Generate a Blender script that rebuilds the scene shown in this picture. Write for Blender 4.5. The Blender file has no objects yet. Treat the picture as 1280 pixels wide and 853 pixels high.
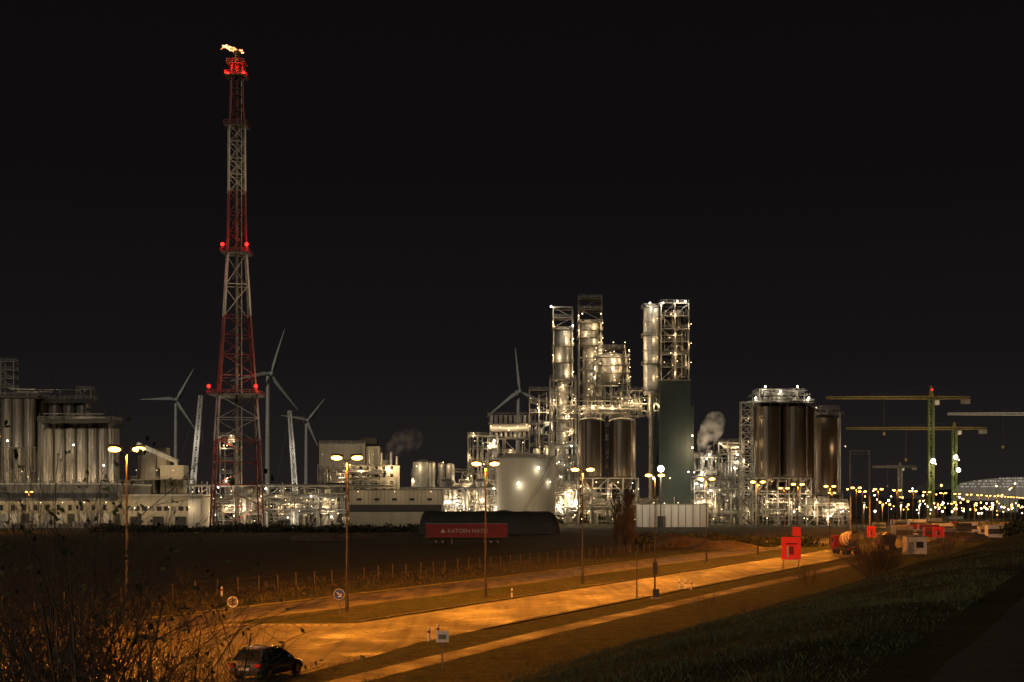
import bpy, math, random
import numpy as np
from mathutils import Vector, Matrix, noise
random.seed(11); np.random.seed(11)
R=random.uniform
# ---------------------------------------------------------------- survey helpers
F=1778.0; CAMZ=8.5
def sx(b,d): return (b-640.0)*d/F           # easting of a bearing reading at range d
def sz(e,d): return CAMZ+(630.0-e)*d/F      # elevation of a level reading at range d
K=0.43                                       # road / dyke heading (dx per dy)
scene=bpy.context.scene

# ---------------------------------------------------------------- materials
MATS={}
def mat(name,col,rough=.6,metal=0.,var=.35,scale=.5,streak=False,bump=0.,bscale=None,col2=None,emis=None,es=0):
    m=bpy.data.materials.new(name); m.use_nodes=True
    nt=m.node_tree; N=nt.nodes; L=nt.links; b=N['Principled BSDF']
    b.inputs['Roughness'].default_value=rough; b.inputs['Metallic'].default_value=metal
    tc=N.new('ShaderNodeTexCoord'); mp=N.new('ShaderNodeMapping')
    L.new(tc.outputs['Object'],mp.inputs['Vector'])
    if streak: mp.inputs['Scale'].default_value=(1,1,.08)
    n1=N.new('ShaderNodeTexNoise'); n1.inputs['Scale'].default_value=scale; n1.inputs['Detail'].default_value=6; n1.inputs['Roughness'].default_value=.65
    L.new(mp.outputs[0],n1.inputs['Vector'])
    r=N.new('ShaderNodeValToRGB'); r.color_ramp.elements[0].position=.32; r.color_ramp.elements[1].position=.68
    c2=col2 if col2 else tuple(c*(1-var) for c in col)
    r.color_ramp.elements[0].color=(*c2,1); r.color_ramp.elements[1].color=(*col,1)
    L.new(n1.outputs['Fac'],r.inputs['Fac']); L.new(r.outputs['Color'],b.inputs['Base Color'])
    mr=N.new('ShaderNodeMapRange'); mr.inputs['To Min'].default_value=max(rough-.12,.03); mr.inputs['To Max'].default_value=min(rough+.15,1)
    L.new(n1.outputs['Fac'],mr.inputs['Value']); L.new(mr.outputs[0],b.inputs['Roughness'])
    if bump>0:
        n2=N.new('ShaderNodeTexNoise'); n2.inputs['Scale'].default_value=bscale or scale*6; n2.inputs['Detail'].default_value=5
        L.new(tc.outputs['Object'],n2.inputs['Vector'])
        bp=N.new('ShaderNodeBump'); bp.inputs['Strength'].default_value=bump; bp.inputs['Distance'].default_value=.1
        L.new(n2.outputs['Fac'],bp.inputs['Height']); L.new(bp.outputs[0],b.inputs['Normal'])
    if emis:
        b.inputs['Emission Color'].default_value=(*emis,1); b.inputs['Emission Strength'].default_value=es
    MATS[name]=m; return m
mat('steel',(.38,.36,.32),.45,.5,.5,.4)
mat('galv',(.25,.235,.205),.55,.3,.5,.6)
mat('dark_steel',(.08,.075,.065),.6,.3,.5,.5)
mat('grey_silo',(.22,.205,.185),.45,.6,.55,.5,streak=True)
mat('alu_silo',(.45,.43,.38),.38,.75,.35,.35,streak=True)
mat('bronze_silo',(.18,.145,.11),.34,.8,.5,.35,streak=True)
mat('vessel',(.50,.48,.43),.40,.5,.4,.4)
mat('pipe',(.46,.43,.37),.38,.6,.5,.7)
mat('cream_paint',(.52,.48,.38),.6,0,.25,.15,streak=True)
mat('white_paint',(.60,.58,.52),.55,0,.35,.3,streak=True)
mat('red_paint',(.20,.022,.013),.5,0,.5,.6)
mat('white_metal',(.75,.74,.70),.45,0,.25,.3)
mat('tower_white',(.42,.40,.36),.5,.1,.4,.5)
mat('concrete',(.27,.255,.225),.85,0,.4,.25,streak=True,bump=.3)
mat('beige_wall',(.38,.34,.26),.8,0,.3,.2,streak=True)
mat('green_clad',(.026,.042,.038),.55,0,.4,.2,streak=True)
mat('dark_clad',(.035,.032,.028),.7,0,.4,.3)
mat('crane_yellow',(.36,.28,.07),.5,0,.4,.5)
mat('crane_green',(.17,.22,.07),.5,0,.4,.5)
mat('lamp_pole',(.085,.07,.055),.6,.3,.4,2)
mat('bark',(.095,.072,.05),.9,0,.5,6)
mat('twig',(.15,.095,.06),.85,0,.5,5)
mat('leaf',(.12,.15,.04),.6,0,.5,4)
mat('hedge_leaf',(.05,.055,.02),.7,0,.5,.5)
mat('rubber',(.02,.02,.02),.8,0,.3,4)
mat('window_dark',(.03,.032,.035),.06,0,.2,1)
mat('car_paint',(.22,.225,.235),.22,.55,.15,3)
mat('chrome',(.6,.6,.6),.2,1,.1,3)
mat('sign_blue',(.02,.06,.35),.4,0,.1,5)
mat('sign_white',(.75,.75,.72),.5,0,.15,4)
mat('lettering_white',(.5,.47,.43),.6,0,.3,2)
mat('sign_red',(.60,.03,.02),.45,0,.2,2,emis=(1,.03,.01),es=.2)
mat('tarp_red',(.26,.014,.018),.5,0,.45,.8)
mat('orange_drum',(.42,.24,.08),.5,.1,.5,1.2)
mat('kerb_stone',(.20,.19,.175),.85,0,.45,1.5,bump=.3)
mat('wood_post',(.15,.11,.07),.85,0,.4,3)
def emat(name,col,s):
    m=bpy.data.materials.new(name); m.use_nodes=True; nt=m.node_tree
    nt.nodes.remove(nt.nodes['Principled BSDF']); e=nt.nodes.new('ShaderNodeEmission')
    e.inputs[0].default_value=(*col,1); e.inputs[1].default_value=s
    m.cycles.emission_sampling='NONE'
    nt.links.new(e.outputs[0],nt.nodes['Material Output'].inputs[0]); MATS[name]=m
emat('bulb_warm',(1,.74,.40),7)
emat('bulb_white',(1,.93,.78),11)
emat('bulb_sodium',(1,.42,.07),16)
emat('bulb_red',(1,.015,.01),6)
emat('lit_interior',(1,.92,.78),.5)
emat('lit_dim',(1,.76,.46),.16)
emat('tail_light',(1,.03,.01),.35)

# asphalt
def asphalt(name,base,alt,lo=.42,hi=.58):
    m=bpy.data.materials.new(name); m.use_nodes=True; nt=m.node_tree; N=nt.nodes; L=nt.links; b=N['Principled BSDF']
    g=N.new('ShaderNodeNewGeometry')
    mp=N.new('ShaderNodeMapping'); mp.inputs['Rotation'].default_value=(0,0,math.atan(K)); mp.inputs['Scale'].default_value=(1,.05,1)
    L.new(g.outputs['Position'],mp.inputs['Vector'])
    n1=N.new('ShaderNodeTexNoise'); n1.inputs['Scale'].default_value=1.1; n1.inputs['Detail'].default_value=7
    L.new(mp.outputs[0],n1.inputs['Vector'])
    n2=N.new('ShaderNodeTexNoise'); n2.inputs['Scale'].default_value=.16; n2.inputs['Detail'].default_value=9; n2.inputs['Roughness'].default_value=.75
    L.new(g.outputs['Position'],n2.inputs['Vector'])
    mx=N.new('ShaderNodeMath'); mx.operation='ADD'; L.new(n1.outputs['Fac'],mx.inputs[0]); L.new(n2.outputs['Fac'],mx.inputs[1])
    r=N.new('ShaderNodeValToRGB'); r.color_ramp.elements[0].position=lo; r.color_ramp.elements[1].position=hi
    hm=N.new('ShaderNodeMath'); hm.operation='MULTIPLY'; hm.inputs[1].default_value=.5; L.new(mx.outputs[0],hm.inputs[0])
    r.color_ramp.elements[0].color=(*base,1); r.color_ramp.elements[1].color=(*alt,1)
    L.new(hm.outputs[0],r.inputs['Fac']); L.new(r.outputs['Color'],b.inputs['Base Color'])
    mr=N.new('ShaderNodeMapRange'); mr.inputs['From Min'].default_value=.38; mr.inputs['From Max'].default_value=.62
    mr.inputs['To Min'].default_value=.45; mr.inputs['To Max'].default_value=.95; L.new(n2.outputs['Fac'],mr.inputs['Value']); L.new(mr.outputs[0],b.inputs['Roughness'])
    n3=N.new('ShaderNodeTexNoise'); n3.inputs['Scale'].default_value=6; n3.inputs['Detail'].default_value=6; L.new(g.outputs['Position'],n3.inputs['Vector'])
    bp=N.new('ShaderNodeBump'); bp.inputs['Strength'].default_value=.8; bp.inputs['Distance'].default_value=.05; L.new(n3.outputs['Fac'],bp.inputs['Height']); L.new(bp.outputs[0],b.inputs['Normal'])
    MATS[name]=m
asphalt('asphalt',(.020,.017,.014),(.082,.068,.052),.44,.56)
asphalt('path_asphalt',(.022,.020,.018),(.045,.04,.035))
asphalt('clinker_path',(.014,.008,.005),(.038,.022,.013))
asphalt('dirt',(.05,.038,.026),(.11,.08,.05))
mat('road_paint',(.42,.40,.35),.6,0,.6,1.2,col2=(.06,.055,.045))
# ground material
def ground_mat():
    m=bpy.data.materials.new('ground_grass'); m.use_nodes=True; nt=m.node_tree; N=nt.nodes; L=nt.links; b=N['Principled BSDF']
    b.inputs['Roughness'].default_value=.95; b.inputs['Specular IOR Level'].default_value=.15
    g=N.new('ShaderNodeNewGeometry')
    def nz(s,d=6,rg=.6):
        n=N.new('ShaderNodeTexNoise'); n.inputs['Scale'].default_value=s; n.inputs['Detail'].default_value=d; n.inputs['Roughness'].default_value=rg
        L.new(g.outputs['Position'],n.inputs['Vector']); return n
    a=nz(.12); c=nz(.8,8,.75); e=nz(6,5,.8)
    r1=N.new('ShaderNodeValToRGB'); r1.color_ramp.elements[0].position=.38; r1.color_ramp.elements[1].position=.62
    r1.color_ramp.elements[0].color=(.038,.052,.016,1); r1.color_ramp.elements[1].color=(.10,.115,.036,1); L.new(c.outputs['Fac'],r1.inputs['Fac'])
    r2=N.new('ShaderNodeValToRGB'); r2.color_ramp.elements[0].position=.35; r2.color_ramp.elements[1].position=.65
    r2.color_ramp.elements[0].color=(.030,.026,.015,1); r2.color_ramp.elements[1].color=(.10,.080,.045,1); L.new(c.outputs['Fac'],r2.inputs['Fac'])
    sp=N.new('ShaderNodeSeparateXYZ'); L.new(g.outputs['Position'],sp.inputs[0])
    m1=N.new('ShaderNodeMath'); m1.operation='MULTIPLY'; m1.inputs[1].default_value=-K; L.new(sp.outputs['Y'],m1.inputs[0])
    m2=N.new('ShaderNodeMath'); m2.operation='ADD'; L.new(sp.outputs['X'],m2.inputs[0]); L.new(m1.outputs[0],m2.inputs[1])
    fr=N.new('ShaderNodeMapRange'); fr.inputs['From Min'].default_value=-70; fr.inputs['From Max'].default_value=-90; fr.inputs['To Min'].default_value=0; fr.inputs['To Max'].default_value=.18
    L.new(m2.outputs[0],fr.inputs['Value'])
    ad=N.new('ShaderNodeMath'); ad.operation='ADD'; L.new(a.outputs['Fac'],ad.inputs[0]); L.new(fr.outputs[0],ad.inputs[1])
    st=N.new('ShaderNodeMapRange'); st.inputs['From Min'].default_value=.50; st.inputs['From Max'].default_value=.70; L.new(ad.outputs[0],st.inputs['Value'])
    mx=N.new('ShaderNodeMixRGB'); L.new(st.outputs[0],mx.inputs[0]); L.new(r1.outputs[0],mx.inputs[1]); L.new(r2.outputs[0],mx.inputs[2])
    ml=N.new('ShaderNodeMixRGB'); ml.blend_type='MULTIPLY'; ml.inputs[0].default_value=.7
    r3=N.new('ShaderNodeValToRGB'); r3.color_ramp.elements[0].position=.35; r3.color_ramp.elements[0].color=(.3,.3,.3,1); r3.color_ramp.elements[1].position=.6; L.new(e.outputs['Fac'],r3.inputs['Fac'])
    L.new(mx.outputs[0],ml.inputs[1]); L.new(r3.outputs[0],ml.inputs[2]); L.new(ml.outputs[0],b.inputs['Base Color'])
    bp=N.new('ShaderNodeBump'); bp.inputs['Strength'].default_value=1; bp.inputs['Distance'].default_value=.4
    s2=N.new('ShaderNodeMath'); s2.operation='ADD'; L.new(c.outputs['Fac'],s2.inputs[0]); L.new(e.outputs['Fac'],s2.inputs[1])
    L.new(s2.outputs[0],bp.inputs['Height']); L.new(bp.outputs[0],b.inputs['Normal'])
    MATS['ground_grass']=m
ground_mat()

# ---------------------------------------------------------------- mesh builder
LD={}
def lightdata(kind,e,col,rad,**kw):
    k=(kind,e,col,rad,tuple(sorted(kw.items())))
    if k not in LD:
        l=bpy.data.lights.new('lamp_light',kind); l.energy=e; l.color=col
        if kind=='SUN': l.angle=rad
        else: l.shadow_soft_size=rad
        for a,b in kw.items(): setattr(l,a,b)
        LD[k]=l
    return LD[k]
WARM=(1,.72,.40); WHITE=(1,.88,.68); SOD=(1,.29,.018); RED=(1,.02,.01)
GAIN=1.35
class MB:
    def __init__(s): s.v=[];s.f=[];s.m=[];s.sm=[];s.mats=[];s.T=None;s.lamps=[]
    def mi(s,n):
        if n not in s.mats: s.mats.append(n)
        return s.mats.index(n)
    def add(s,vs,fs,m,smooth=False):
        o=len(s.v); i=s.mi(m)
        for p in vs:
            p=Vector(p)
            if s.T is not None: p=s.T@p
            s.v.append(p)
        for f in fs: s.f.append([o+k for k in f]); s.m.append(i); s.sm.append(smooth)
    def box(s,x0,x1,y0,y1,z0,z1,m):
        s.add([(x0,y0,z0),(x1,y0,z0),(x1,y1,z0),(x0,y1,z0),(x0,y0,z1),(x1,y0,z1),(x1,y1,z1),(x0,y1,z1)],
              [(0,3,2,1),(4,5,6,7),(0,1,5,4),(1,2,6,5),(2,3,7,6),(3,0,4,7)],m)
    def basis(s,a,b):
        a=Vector(a);b=Vector(b);d=b-a
        if d.length<1e-6: return None
        d.normalize(); up=Vector((0,0,1)) if abs(d.z)<.95 else Vector((0,1,0))
        u=d.cross(up).normalized(); v=d.cross(u).normalized(); return a,b,u,v
    def strut(s,a,b,w,m):
        q=s.basis(a,b)
        if not q: return
        a,b,u,v=q; u=u*w/2; v=v*w/2
        vs=[a-u-v,a+u-v,a+u+v,a-u+v,b-u-v,b+u-v,b+u+v,b-u+v]
        s.add(vs,[(0,1,2,3),(7,6,5,4),(0,4,5,1),(1,5,6,2),(2,6,7,3),(3,7,4,0)],m)
    def cyl(s,a,b,r0,r1=None,n=10,m='steel',cap=True,rib=0):
        if r1 is None: r1=r0
        q=s.basis(a,b)
        if not q: return
        a,b,u,v=q; vs=[]
        for c,r in((a,r0),(b,r1)):
            for i in range(n):
                t=2*math.pi*i/n; rr=r*(1-(rib if i%2 else 0)); vs.append(c+u*math.cos(t)*rr+v*math.sin(t)*rr)
        fs=[(i,i+n,(i+1)%n+n,(i+1)%n) for i in range(n)]
        s.add(vs,fs,m,rib==0)
        if cap: s.add(vs,[tuple(range(n)),tuple(range(2*n-1,n-1,-1))],m)
    def dome(s,c,r,h,n,m,k=4):
        c=Vector(c); vs=[];fs=[]
        for j in range(k):
            t=j/k*math.pi/2
            for i in range(n):
                a=2*math.pi*i/n; vs.append(c+Vector((math.cos(a)*r*math.cos(t),math.sin(a)*r*math.cos(t),h*math.sin(t))))
        vs.append(c+Vector((0,0,h)))
        for j in range(k-1):
            for i in range(n): fs.append((j*n+i,j*n+(i+1)%n,(j+1)*n+(i+1)%n,(j+1)*n+i))
        for i in range(n): fs.append(((k-1)*n+i,(k-1)*n+(i+1)%n,k*n))
        s.add(vs,fs,m,True)
    def ball(s,c,r,m,n=8,sc=(1,1,1)):
        c=Vector(c); vs=[];fs=[];k=n//2+1
        for j in range(k+1):
            t=-math.pi/2+math.pi*j/k
            for i in range(n):
                a=2*math.pi*i/n; vs.append(c+Vector((math.cos(a)*math.cos(t)*r*sc[0],math.sin(a)*math.cos(t)*r*sc[1],math.sin(t)*r*sc[2])))
        for j in range(k):
            for i in range(n): fs.append((j*n+i,j*n+(i+1)%n,(j+1)*n+(i+1)%n,(j+1)*n+i))
        s.add(vs,fs,m,True)
    def lamp(s,p,e=1200,col=WARM,rad=.35):
        s.lamps.append(('POINT',tuple(p),e*GAIN,col,rad,{}))
        if rad>.1 and col!=RED:      # visible glass of the luminaire, mounted just above the source
            r=rad*(.72 if col==WARM else 1.0); s.ball((p[0],p[1],p[2]+rad+r+.03),r,{WARM:'bulb_warm',WHITE:'bulb_white',SOD:'bulb_sodium'}.get(col,'bulb_warm'),8)
    def obj(s,name,parent=None):
        me=bpy.data.meshes.new(name)
        V=np.array([tuple(p) for p in s.v]); lo=V.min(0); hi=V.max(0)
        o=Vector(((lo[0]+hi[0])/2,(lo[1]+hi[1])/2,lo[2]))
        me.from_pydata([p-o for p in s.v],[],s.f)
        for n in s.mats: me.materials.append(MATS[n])
        me.polygons.foreach_set('material_index',s.m); me.polygons.foreach_set('use_smooth',s.sm); me.update()
        ob=bpy.data.objects.new(name,me); scene.collection.objects.link(ob)
        ob.location=o
        if parent: ob.parent=parent; ob.location=o-parent.location
        for i,(k,p,e,col,rad,kw) in enumerate(s.lamps):
            l=bpy.data.objects.new('lamp',lightdata(k,e,col,rad,**kw)); scene.collection.objects.link(l)
            l.parent=ob; l.location=Vector(p)-o
        return ob
def truss(mb,a,b,w0,w1,n,m,t,rot=0,x=False,tb=None):
    a,b,u,v=mb.basis(a,b); tb=tb or t*.65
    c,s_=math.cos(rot),math.sin(rot); u,v=u*c+v*s_,v*c-u*s_
    def ring(i):
        f=i/n; p=a.lerp(b,f); w=(w0+(w1-w0)*f)/2
        return [p-u*w-v*w,p+u*w-v*w,p+u*w+v*w,p-u*w+v*w]
    for i in range(n):
        A=ring(i);B=ring(i+1)
        for k in range(4):
            mb.strut(A[k],B[k],t,m); mb.strut(B[k],B[(k+1)%4],tb,m)
            if x or (i+k)%2==0: mb.strut(A[k],B[(k+1)%4],tb,m)
            if x or (i+k)%2==1: mb.strut(A[(k+1)%4],B[k],tb,m)
def rail(mb,x0,x1,y0,y1,z,m='galv',t=.13):
    P=[(x0,y0),(x1,y0),(x1,y1),(x0,y1)]
    for k in range(4):
        p,q=P[k],P[(k+1)%4]; L=math.hypot(q[0]-p[0],q[1]-p[1])
        for h in(.6,1.2): mb.strut((*p,z+h),(*q,z+h),t*.8,m)
        n=max(1,int(L/2.2))
        for i in range(n):
            f=i/n; mb.strut((p[0]+(q[0]-p[0])*f,p[1]+(q[1]-p[1])*f,z),(p[0]+(q[0]-p[0])*f,p[1]+(q[1]-p[1])*f,z+1.2),t*.8,m)
def frame(mb,x0,x1,y0,y1,z0,z1,dz,m='galv',c=.45,nx=2,ny=1,floor=True,br=.5,lev=None):
    n=max(1,round((z1-z0)/dz))
    xs=[x0+(x1-x0)*i/nx for i in range(nx+1)]; ys=[y0+(y1-y0)*i/ny for i in range(ny+1)]
    for X in xs:
        for Y in ys: mb.strut((X,Y,z0),(X,Y,z1),c,m)
    for k in range(1,n+1):
        z=z0+(z1-z0)*k/n; zp=z0+(z1-z0)*(k-1)/n
        for Y in ys: mb.strut((x0,Y,z),(x1,Y,z),c*.8,m)
        for X in xs: mb.strut((X,y0,z),(X,y1,z),c*.8,m)
        if floor and random.random()<.85:
            mb.box(x0+.3,x1-.3,y0+.3,y1-.3,z+c*.42,z+c*.42+.12,'dark_steel'); rail(mb,x0-.1,x1+.1,y0-.1,y1+.1,z+c*.45)
        for i in range(nx):
            if random.random()<br:
                a,b=(xs[i],xs[i+1]) if random.random()<.5 else (xs[i+1],xs[i])
                mb.strut((a,y0,zp),(b,y0,z),c*.55,m)
        if random.random()<br:
            mb.strut((x1,y0,zp),(x1,y1,z),c*.55,m); mb.strut((x0,y1,zp),(x0,y0,z),c*.55,m)
def vessel(mb,x,y,z0,z1,r,m='vessel',n=16,bands=True):
    mb.cyl((x,y,z0),(x,y,z1),r,r,n,m,cap=True); mb.dome((x,y,z1),r,r*.55,n,m,3)
    if bands:
        k=max(1,int((z1-z0)/6))
        for i in range(k+1):
            z=z0+(z1-z0)*i/k; mb.cyl((x,y,z-.12),(x,y,z+.12),r*1.04+.05,None,n,'steel')
def pipes(mb,x0,x1,y0,y1,z0,z1,k,m='pipe',r=(.1,.35)):
    for _ in range(k):
        rr=R(*r); p=Vector((R(x0,x1),R(y0,y1),R(z0,z1)))
        for j in range(random.randint(2,4)):
            ax=random.choice((0,2,2,1,0)); q=p.copy()
            lo,hi=((x0,x1),(y0,y1),(z0,z1))[ax]; q[ax]=R(lo,hi)
            if (q-p).length>.5: mb.cyl(p,q,rr,rr,6,m,cap=True)
            p=q
def bulbs(mb,x0,x1,y0,z0,z1,k,m='bulb_warm',r=(.1,.2),dy=0):
    for _ in range(int(k*.7)): mb.ball((R(x0,x1),y0+R(-dy,dy),R(z0,z1)),R(*r),m,6)

# ---------------------------------------------------------------- terrain
def hgt(off,y):
    def ss(t): t=max(0,min(1,t)); return t*t*(3-2*t)*.55+t*.45
    if off<=-30: h=0
    elif off<-3.2: h=6.9*ss((off+30)/26.8)
    elif off<5: h=6.9
    elif off<28: h=6.9*(1-ss((off-5)/23))
    else: h=0
    x=off+K*y
    if -30<off<-2.6: 
        w=min(1,(off+30)/4,(-2.6-off)/1.0); h+=w*.28*noise.noise(Vector((x*.16,y*.16,0)))+w*.07*noise.noise(Vector((x*.9,y*.9,3)))
    return h
offs=[-9000,-5000,-2500,-1200,-600,-300,-180,-120,-95]+list(np.linspace(-85,-31,28))+list(np.linspace(-30,5,71))+list(np.linspace(6,28,16))+[40,80,200,600,2000,6000,9000]
ys=list(np.arange(-80,0,8.0))+list(np.arange(0,140,1.25))+list(np.arange(140,300,8.0))+[320,360,420,500,650,900,1300,2000,3500,6000,9000]
vs=[];fs=[]
for y in ys:
    for o in offs: vs.append((o+K*y,y,hgt(o,y)))
n=len(offs)
for j in range(len(ys)-1):
    for i in range(n-1): fs.append((j*n+i,j*n+i+1,(j+1)*n+i+1,(j+1)*n+i))
me=bpy.data.meshes.new('ground'); me.from_pydata(vs,[],fs); me.materials.append(MATS['ground_grass'])
me.polygons.foreach_set('use_smooth',[True]*len(fs)); me.update()
scene.collection.objects.link(bpy.data.objects.new('ground',me))

def strip(name,fl,fr,y0,y1,z,m,step=4,thick=0,zf=None):
    mb=MB(); Y=[y0]
    while Y[-1]<y1: Y.append(min(y1,Y[-1]+step*(1+max(0,Y[-1]-150)/60)))
    vs=[];fs=[]
    for y in Y:
        l=fl(y) if callable(fl) else fl; r=fr(y) if callable(fr) else fr
        zz=z if zf is None else zf(y)
        vs+= [(l+K*y,y,zz),(r+K*y,y,zz)]
        if thick: vs+=[(r+K*y,y,zz-thick),(l+K*y,y,zz-thick)]
    if thick:
        for j in range(len(Y)-1):
            a=j*4;b=a+4; fs+=[(a,a+1,b+1,b),(a+1,a+2,b+2,b+1),(a+3,a,b,b+3)]
        fs+=[(0,3,2,1),(len(vs)-4,len(vs)-3,len(vs)-2,len(vs)-1)]
    else:
        for j in range(len(Y)-1): a=j*2; fs.append((a,a+1,a+3,a+2))
    mb.add(vs,fs,m); return mb
bend=lambda y: max(0,95-y)*.12
# road edges wander a little where the verge has grown over the asphalt
wob=lambda y,s: .45*noise.noise(Vector((y*.11,s,0)))+.3*noise.noise(Vector((y*.5,s,7)))
R1L,R1R=-54.5,-43.8; R2L,R2R=-71.5,-64
strip('road',lambda y:R1L+wob(y,1),lambda y:R1R+bend(y)+wob(y,9),101,1500,.012,'asphalt',step=1.5).obj('road')
strip('road',lambda y:R2L+wob(y,4),lambda y:R2R+wob(y,5),101,1500,.012,'asphalt',step=1.5).obj('road')
strip('road_junction',lambda y:R2L-max(0,(101-y))*.9,lambda y:R1R+bend(y)+wob(y,9),20,101,.012,'asphalt',step=1.5).obj('road_junction')
strip('side_road',lambda y:-160,lambda y:R2L-(101-y)*.9,88,101,.012,'asphalt').obj('side_road')
strip('footpath',lambda y:-39.1+bend(y)*.3+.5*wob(y,2),lambda y:-37.2+bend(y)*.3+.5*wob(y,3),20,700,.012,'clinker_path',step=1.5).obj('footpath')
strip('dyke_path',lambda y:-1.7+.6*wob(y,12),2.2,-60,400,6.912,'path_asphalt',step=1.2).obj('dyke_path')
for a,z0,z1 in((R1L-.5,102,900),(R2R+.4,102,900),(R1R+.5,96,900),(R2L-.8,104,900)):
    strip('kerb',a,a+.16,z0,z1,.09,'kerb_stone',thick=.09).obj('kerb')
for a,b in((R1L+.75,R1L+.86),(R1R-.85,R1R-.74),(R2L+.7,R2L+.8),(R2R-.9,R2R-.8)):
    strip('road_edge_line',a,b,103,600,.018,'road_paint').obj('road_edge_line')
mb=MB()
for y in np.arange(40,500,9.0):
    for o in((R1L+R1R)/2,) + (((R2L+R2R)/2,) if y>104 else ()):
        o2=o+bend(y)*.6
        mb.add([(o2-.07+K*y,y,.018),(o2+.07+K*y,y,.018),(o2+.07+K*(y+3),y+3,.018),(o2-.07+K*(y+3),y+3,.018)],[(0,1,2,3)],'road_paint')
for i in range(12):
    o=-62.8+i*.62; y=99.3
    mb.add([(o+K*y,y,.018),(o+.4+K*y,y,.018),(o+.4+K*y,y+.6,.018),(o+K*y,y+.6,.018)],[(0,1,2,3)],'road_paint')
mb.obj('road_marking')

# ---------------------------------------------------------------- grass blades
def grassmesh(name,count,yr,offr,hr,w,dens_scale=.35,mats='grass_blade',thr=(-.6,.25)):
    y=yr[0]+(yr[1]-yr[0])*np.random.rand(count)**1.3; o=np.random.uniform(*offr,count)
    V=[];Fc=[];k=0
    for yy,oo in zip(y,o):
        x=oo+K*yy
        d=noise.noise(Vector((x*dens_scale,yy*dens_scale,0)))+.5*noise.noise(Vector((x*1.7,yy*1.7,5)))
        if d<R(*thr): continue
        h=R(*hr)*(.7+.9*max(0,d)); z=hgt(oo,yy)-.02; a=R(0,6.28); wx=math.cos(a)*w; wy=math.sin(a)*w; lx=R(-.7,.7)*h; ly=R(-.7,.7)*h
        V+=[(x-wx,yy-wy,z),(x+wx,yy+wy,z),(x+lx*.4+wx*.6,yy+ly*.4,z+h*.6),(x+lx,yy+ly,z+h)]; Fc+=[(k,k+1,k+2),(k,k+2,k+3)]; k+=4
    me=bpy.data.meshes.new(name); me.from_pydata(V,[],Fc); me.materials.append(MATS[mats]); me.update()
    ob=bpy.data.objects.new(name,me); scene.collection.objects.link(ob)
mat('grass_blade',(.115,.12,.04),.7,0,.6,.35,col2=(.045,.05,.016))
mat('dry_grass',(.16,.12,.05),.8,0,.5,.6,col2=(.06,.05,.018))
grassmesh('grass',80000,(9,34),(-16,-2.4),(.04,.11),.006,thr=(-.6,.3))
grassmesh('grass',46000,(26,80),(-31,-2.4),(.06,.15),.010,thr=(-.4,.45),dens_scale=.2)
grassmesh('grass',14000,(30,140),(-36.5,-28),(.08,.2),.018)
grassmesh('grass',9000,(104,220),(-63.3,-55.4),(.08,.22),.025,mats='dry_grass')
grassmesh('grass',9000,(100,220),(-90,-73),(.12,.45),.03,mats='dry_grass')
grassmesh('grass',5000,(70,200),(-43.0,-39.6),(.08,.18),.018)
grassmesh('grass',2500,(9,40),(2.3,5),(.08,.2),.013)

# ---------------------------------------------------------------- street lamps
def street_lamp_mesh(H=12.2):
    mb=MB(); mb.cyl((0,0,0),(0,0,1.3),.15,.14,10,'lamp_pole'); mb.cyl((0,0,1.3),(0,0,H-.3),.10,.055,10,'lamp_pole')
    mb.box(-.1,.1,-.165,-.14,.5,1.1,'dark_steel')
    for s in(-1,1):
        mb.strut((0,0,H-.4),(s*.45,0,H-.05),.07,'lamp_pole'); mb.cyl((s*.3,0,H+.05),(s*1.2,0,H+.18),.14,.10,8,'lamp_pole')
        mb.ball((s*.80,0,H-.08),.21,'bulb_sodium',12,(2.1,1.2,.85))
    ob=mb.obj('street_lamp'); return ob
L0=street_lamp_mesh(); first=True
def put_lamp(x,y,z=0,e=25000,rad=.2):
    global first
    if first: ob=L0; first=False
    else: ob=bpy.data.objects.new('street_lamp',L0.data); scene.collection.objects.link(ob)
    ob.location=(x,y,z)
    if e:
        l=bpy.data.objects.new('sodium_light',lightdata('SPOT',e,SOD,rad,spot_size=math.radians(178),spot_blend=.12)); scene.collection.objects.link(l)
        l.parent=ob; l.location=(0,0,11.75)
    return ob
for x,y in((-36,58),(-28.6,76),(-25.6,94.5),(-13,112),(-2.4,129),(7.5,151),(18.2,181),(28.3,207)): put_lamp(x,y)
y=236
while y<900:
    put_lamp(K*y-60.7,y,0,24000 if y<420 else 14000 if y<700 else 0); y+=29 if y<420 else 40
for b,d in((36,430),(1040,470),(1078,420),(980,330),(1250,620)): put_lamp(sx(b,d),d,0,10000)

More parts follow.
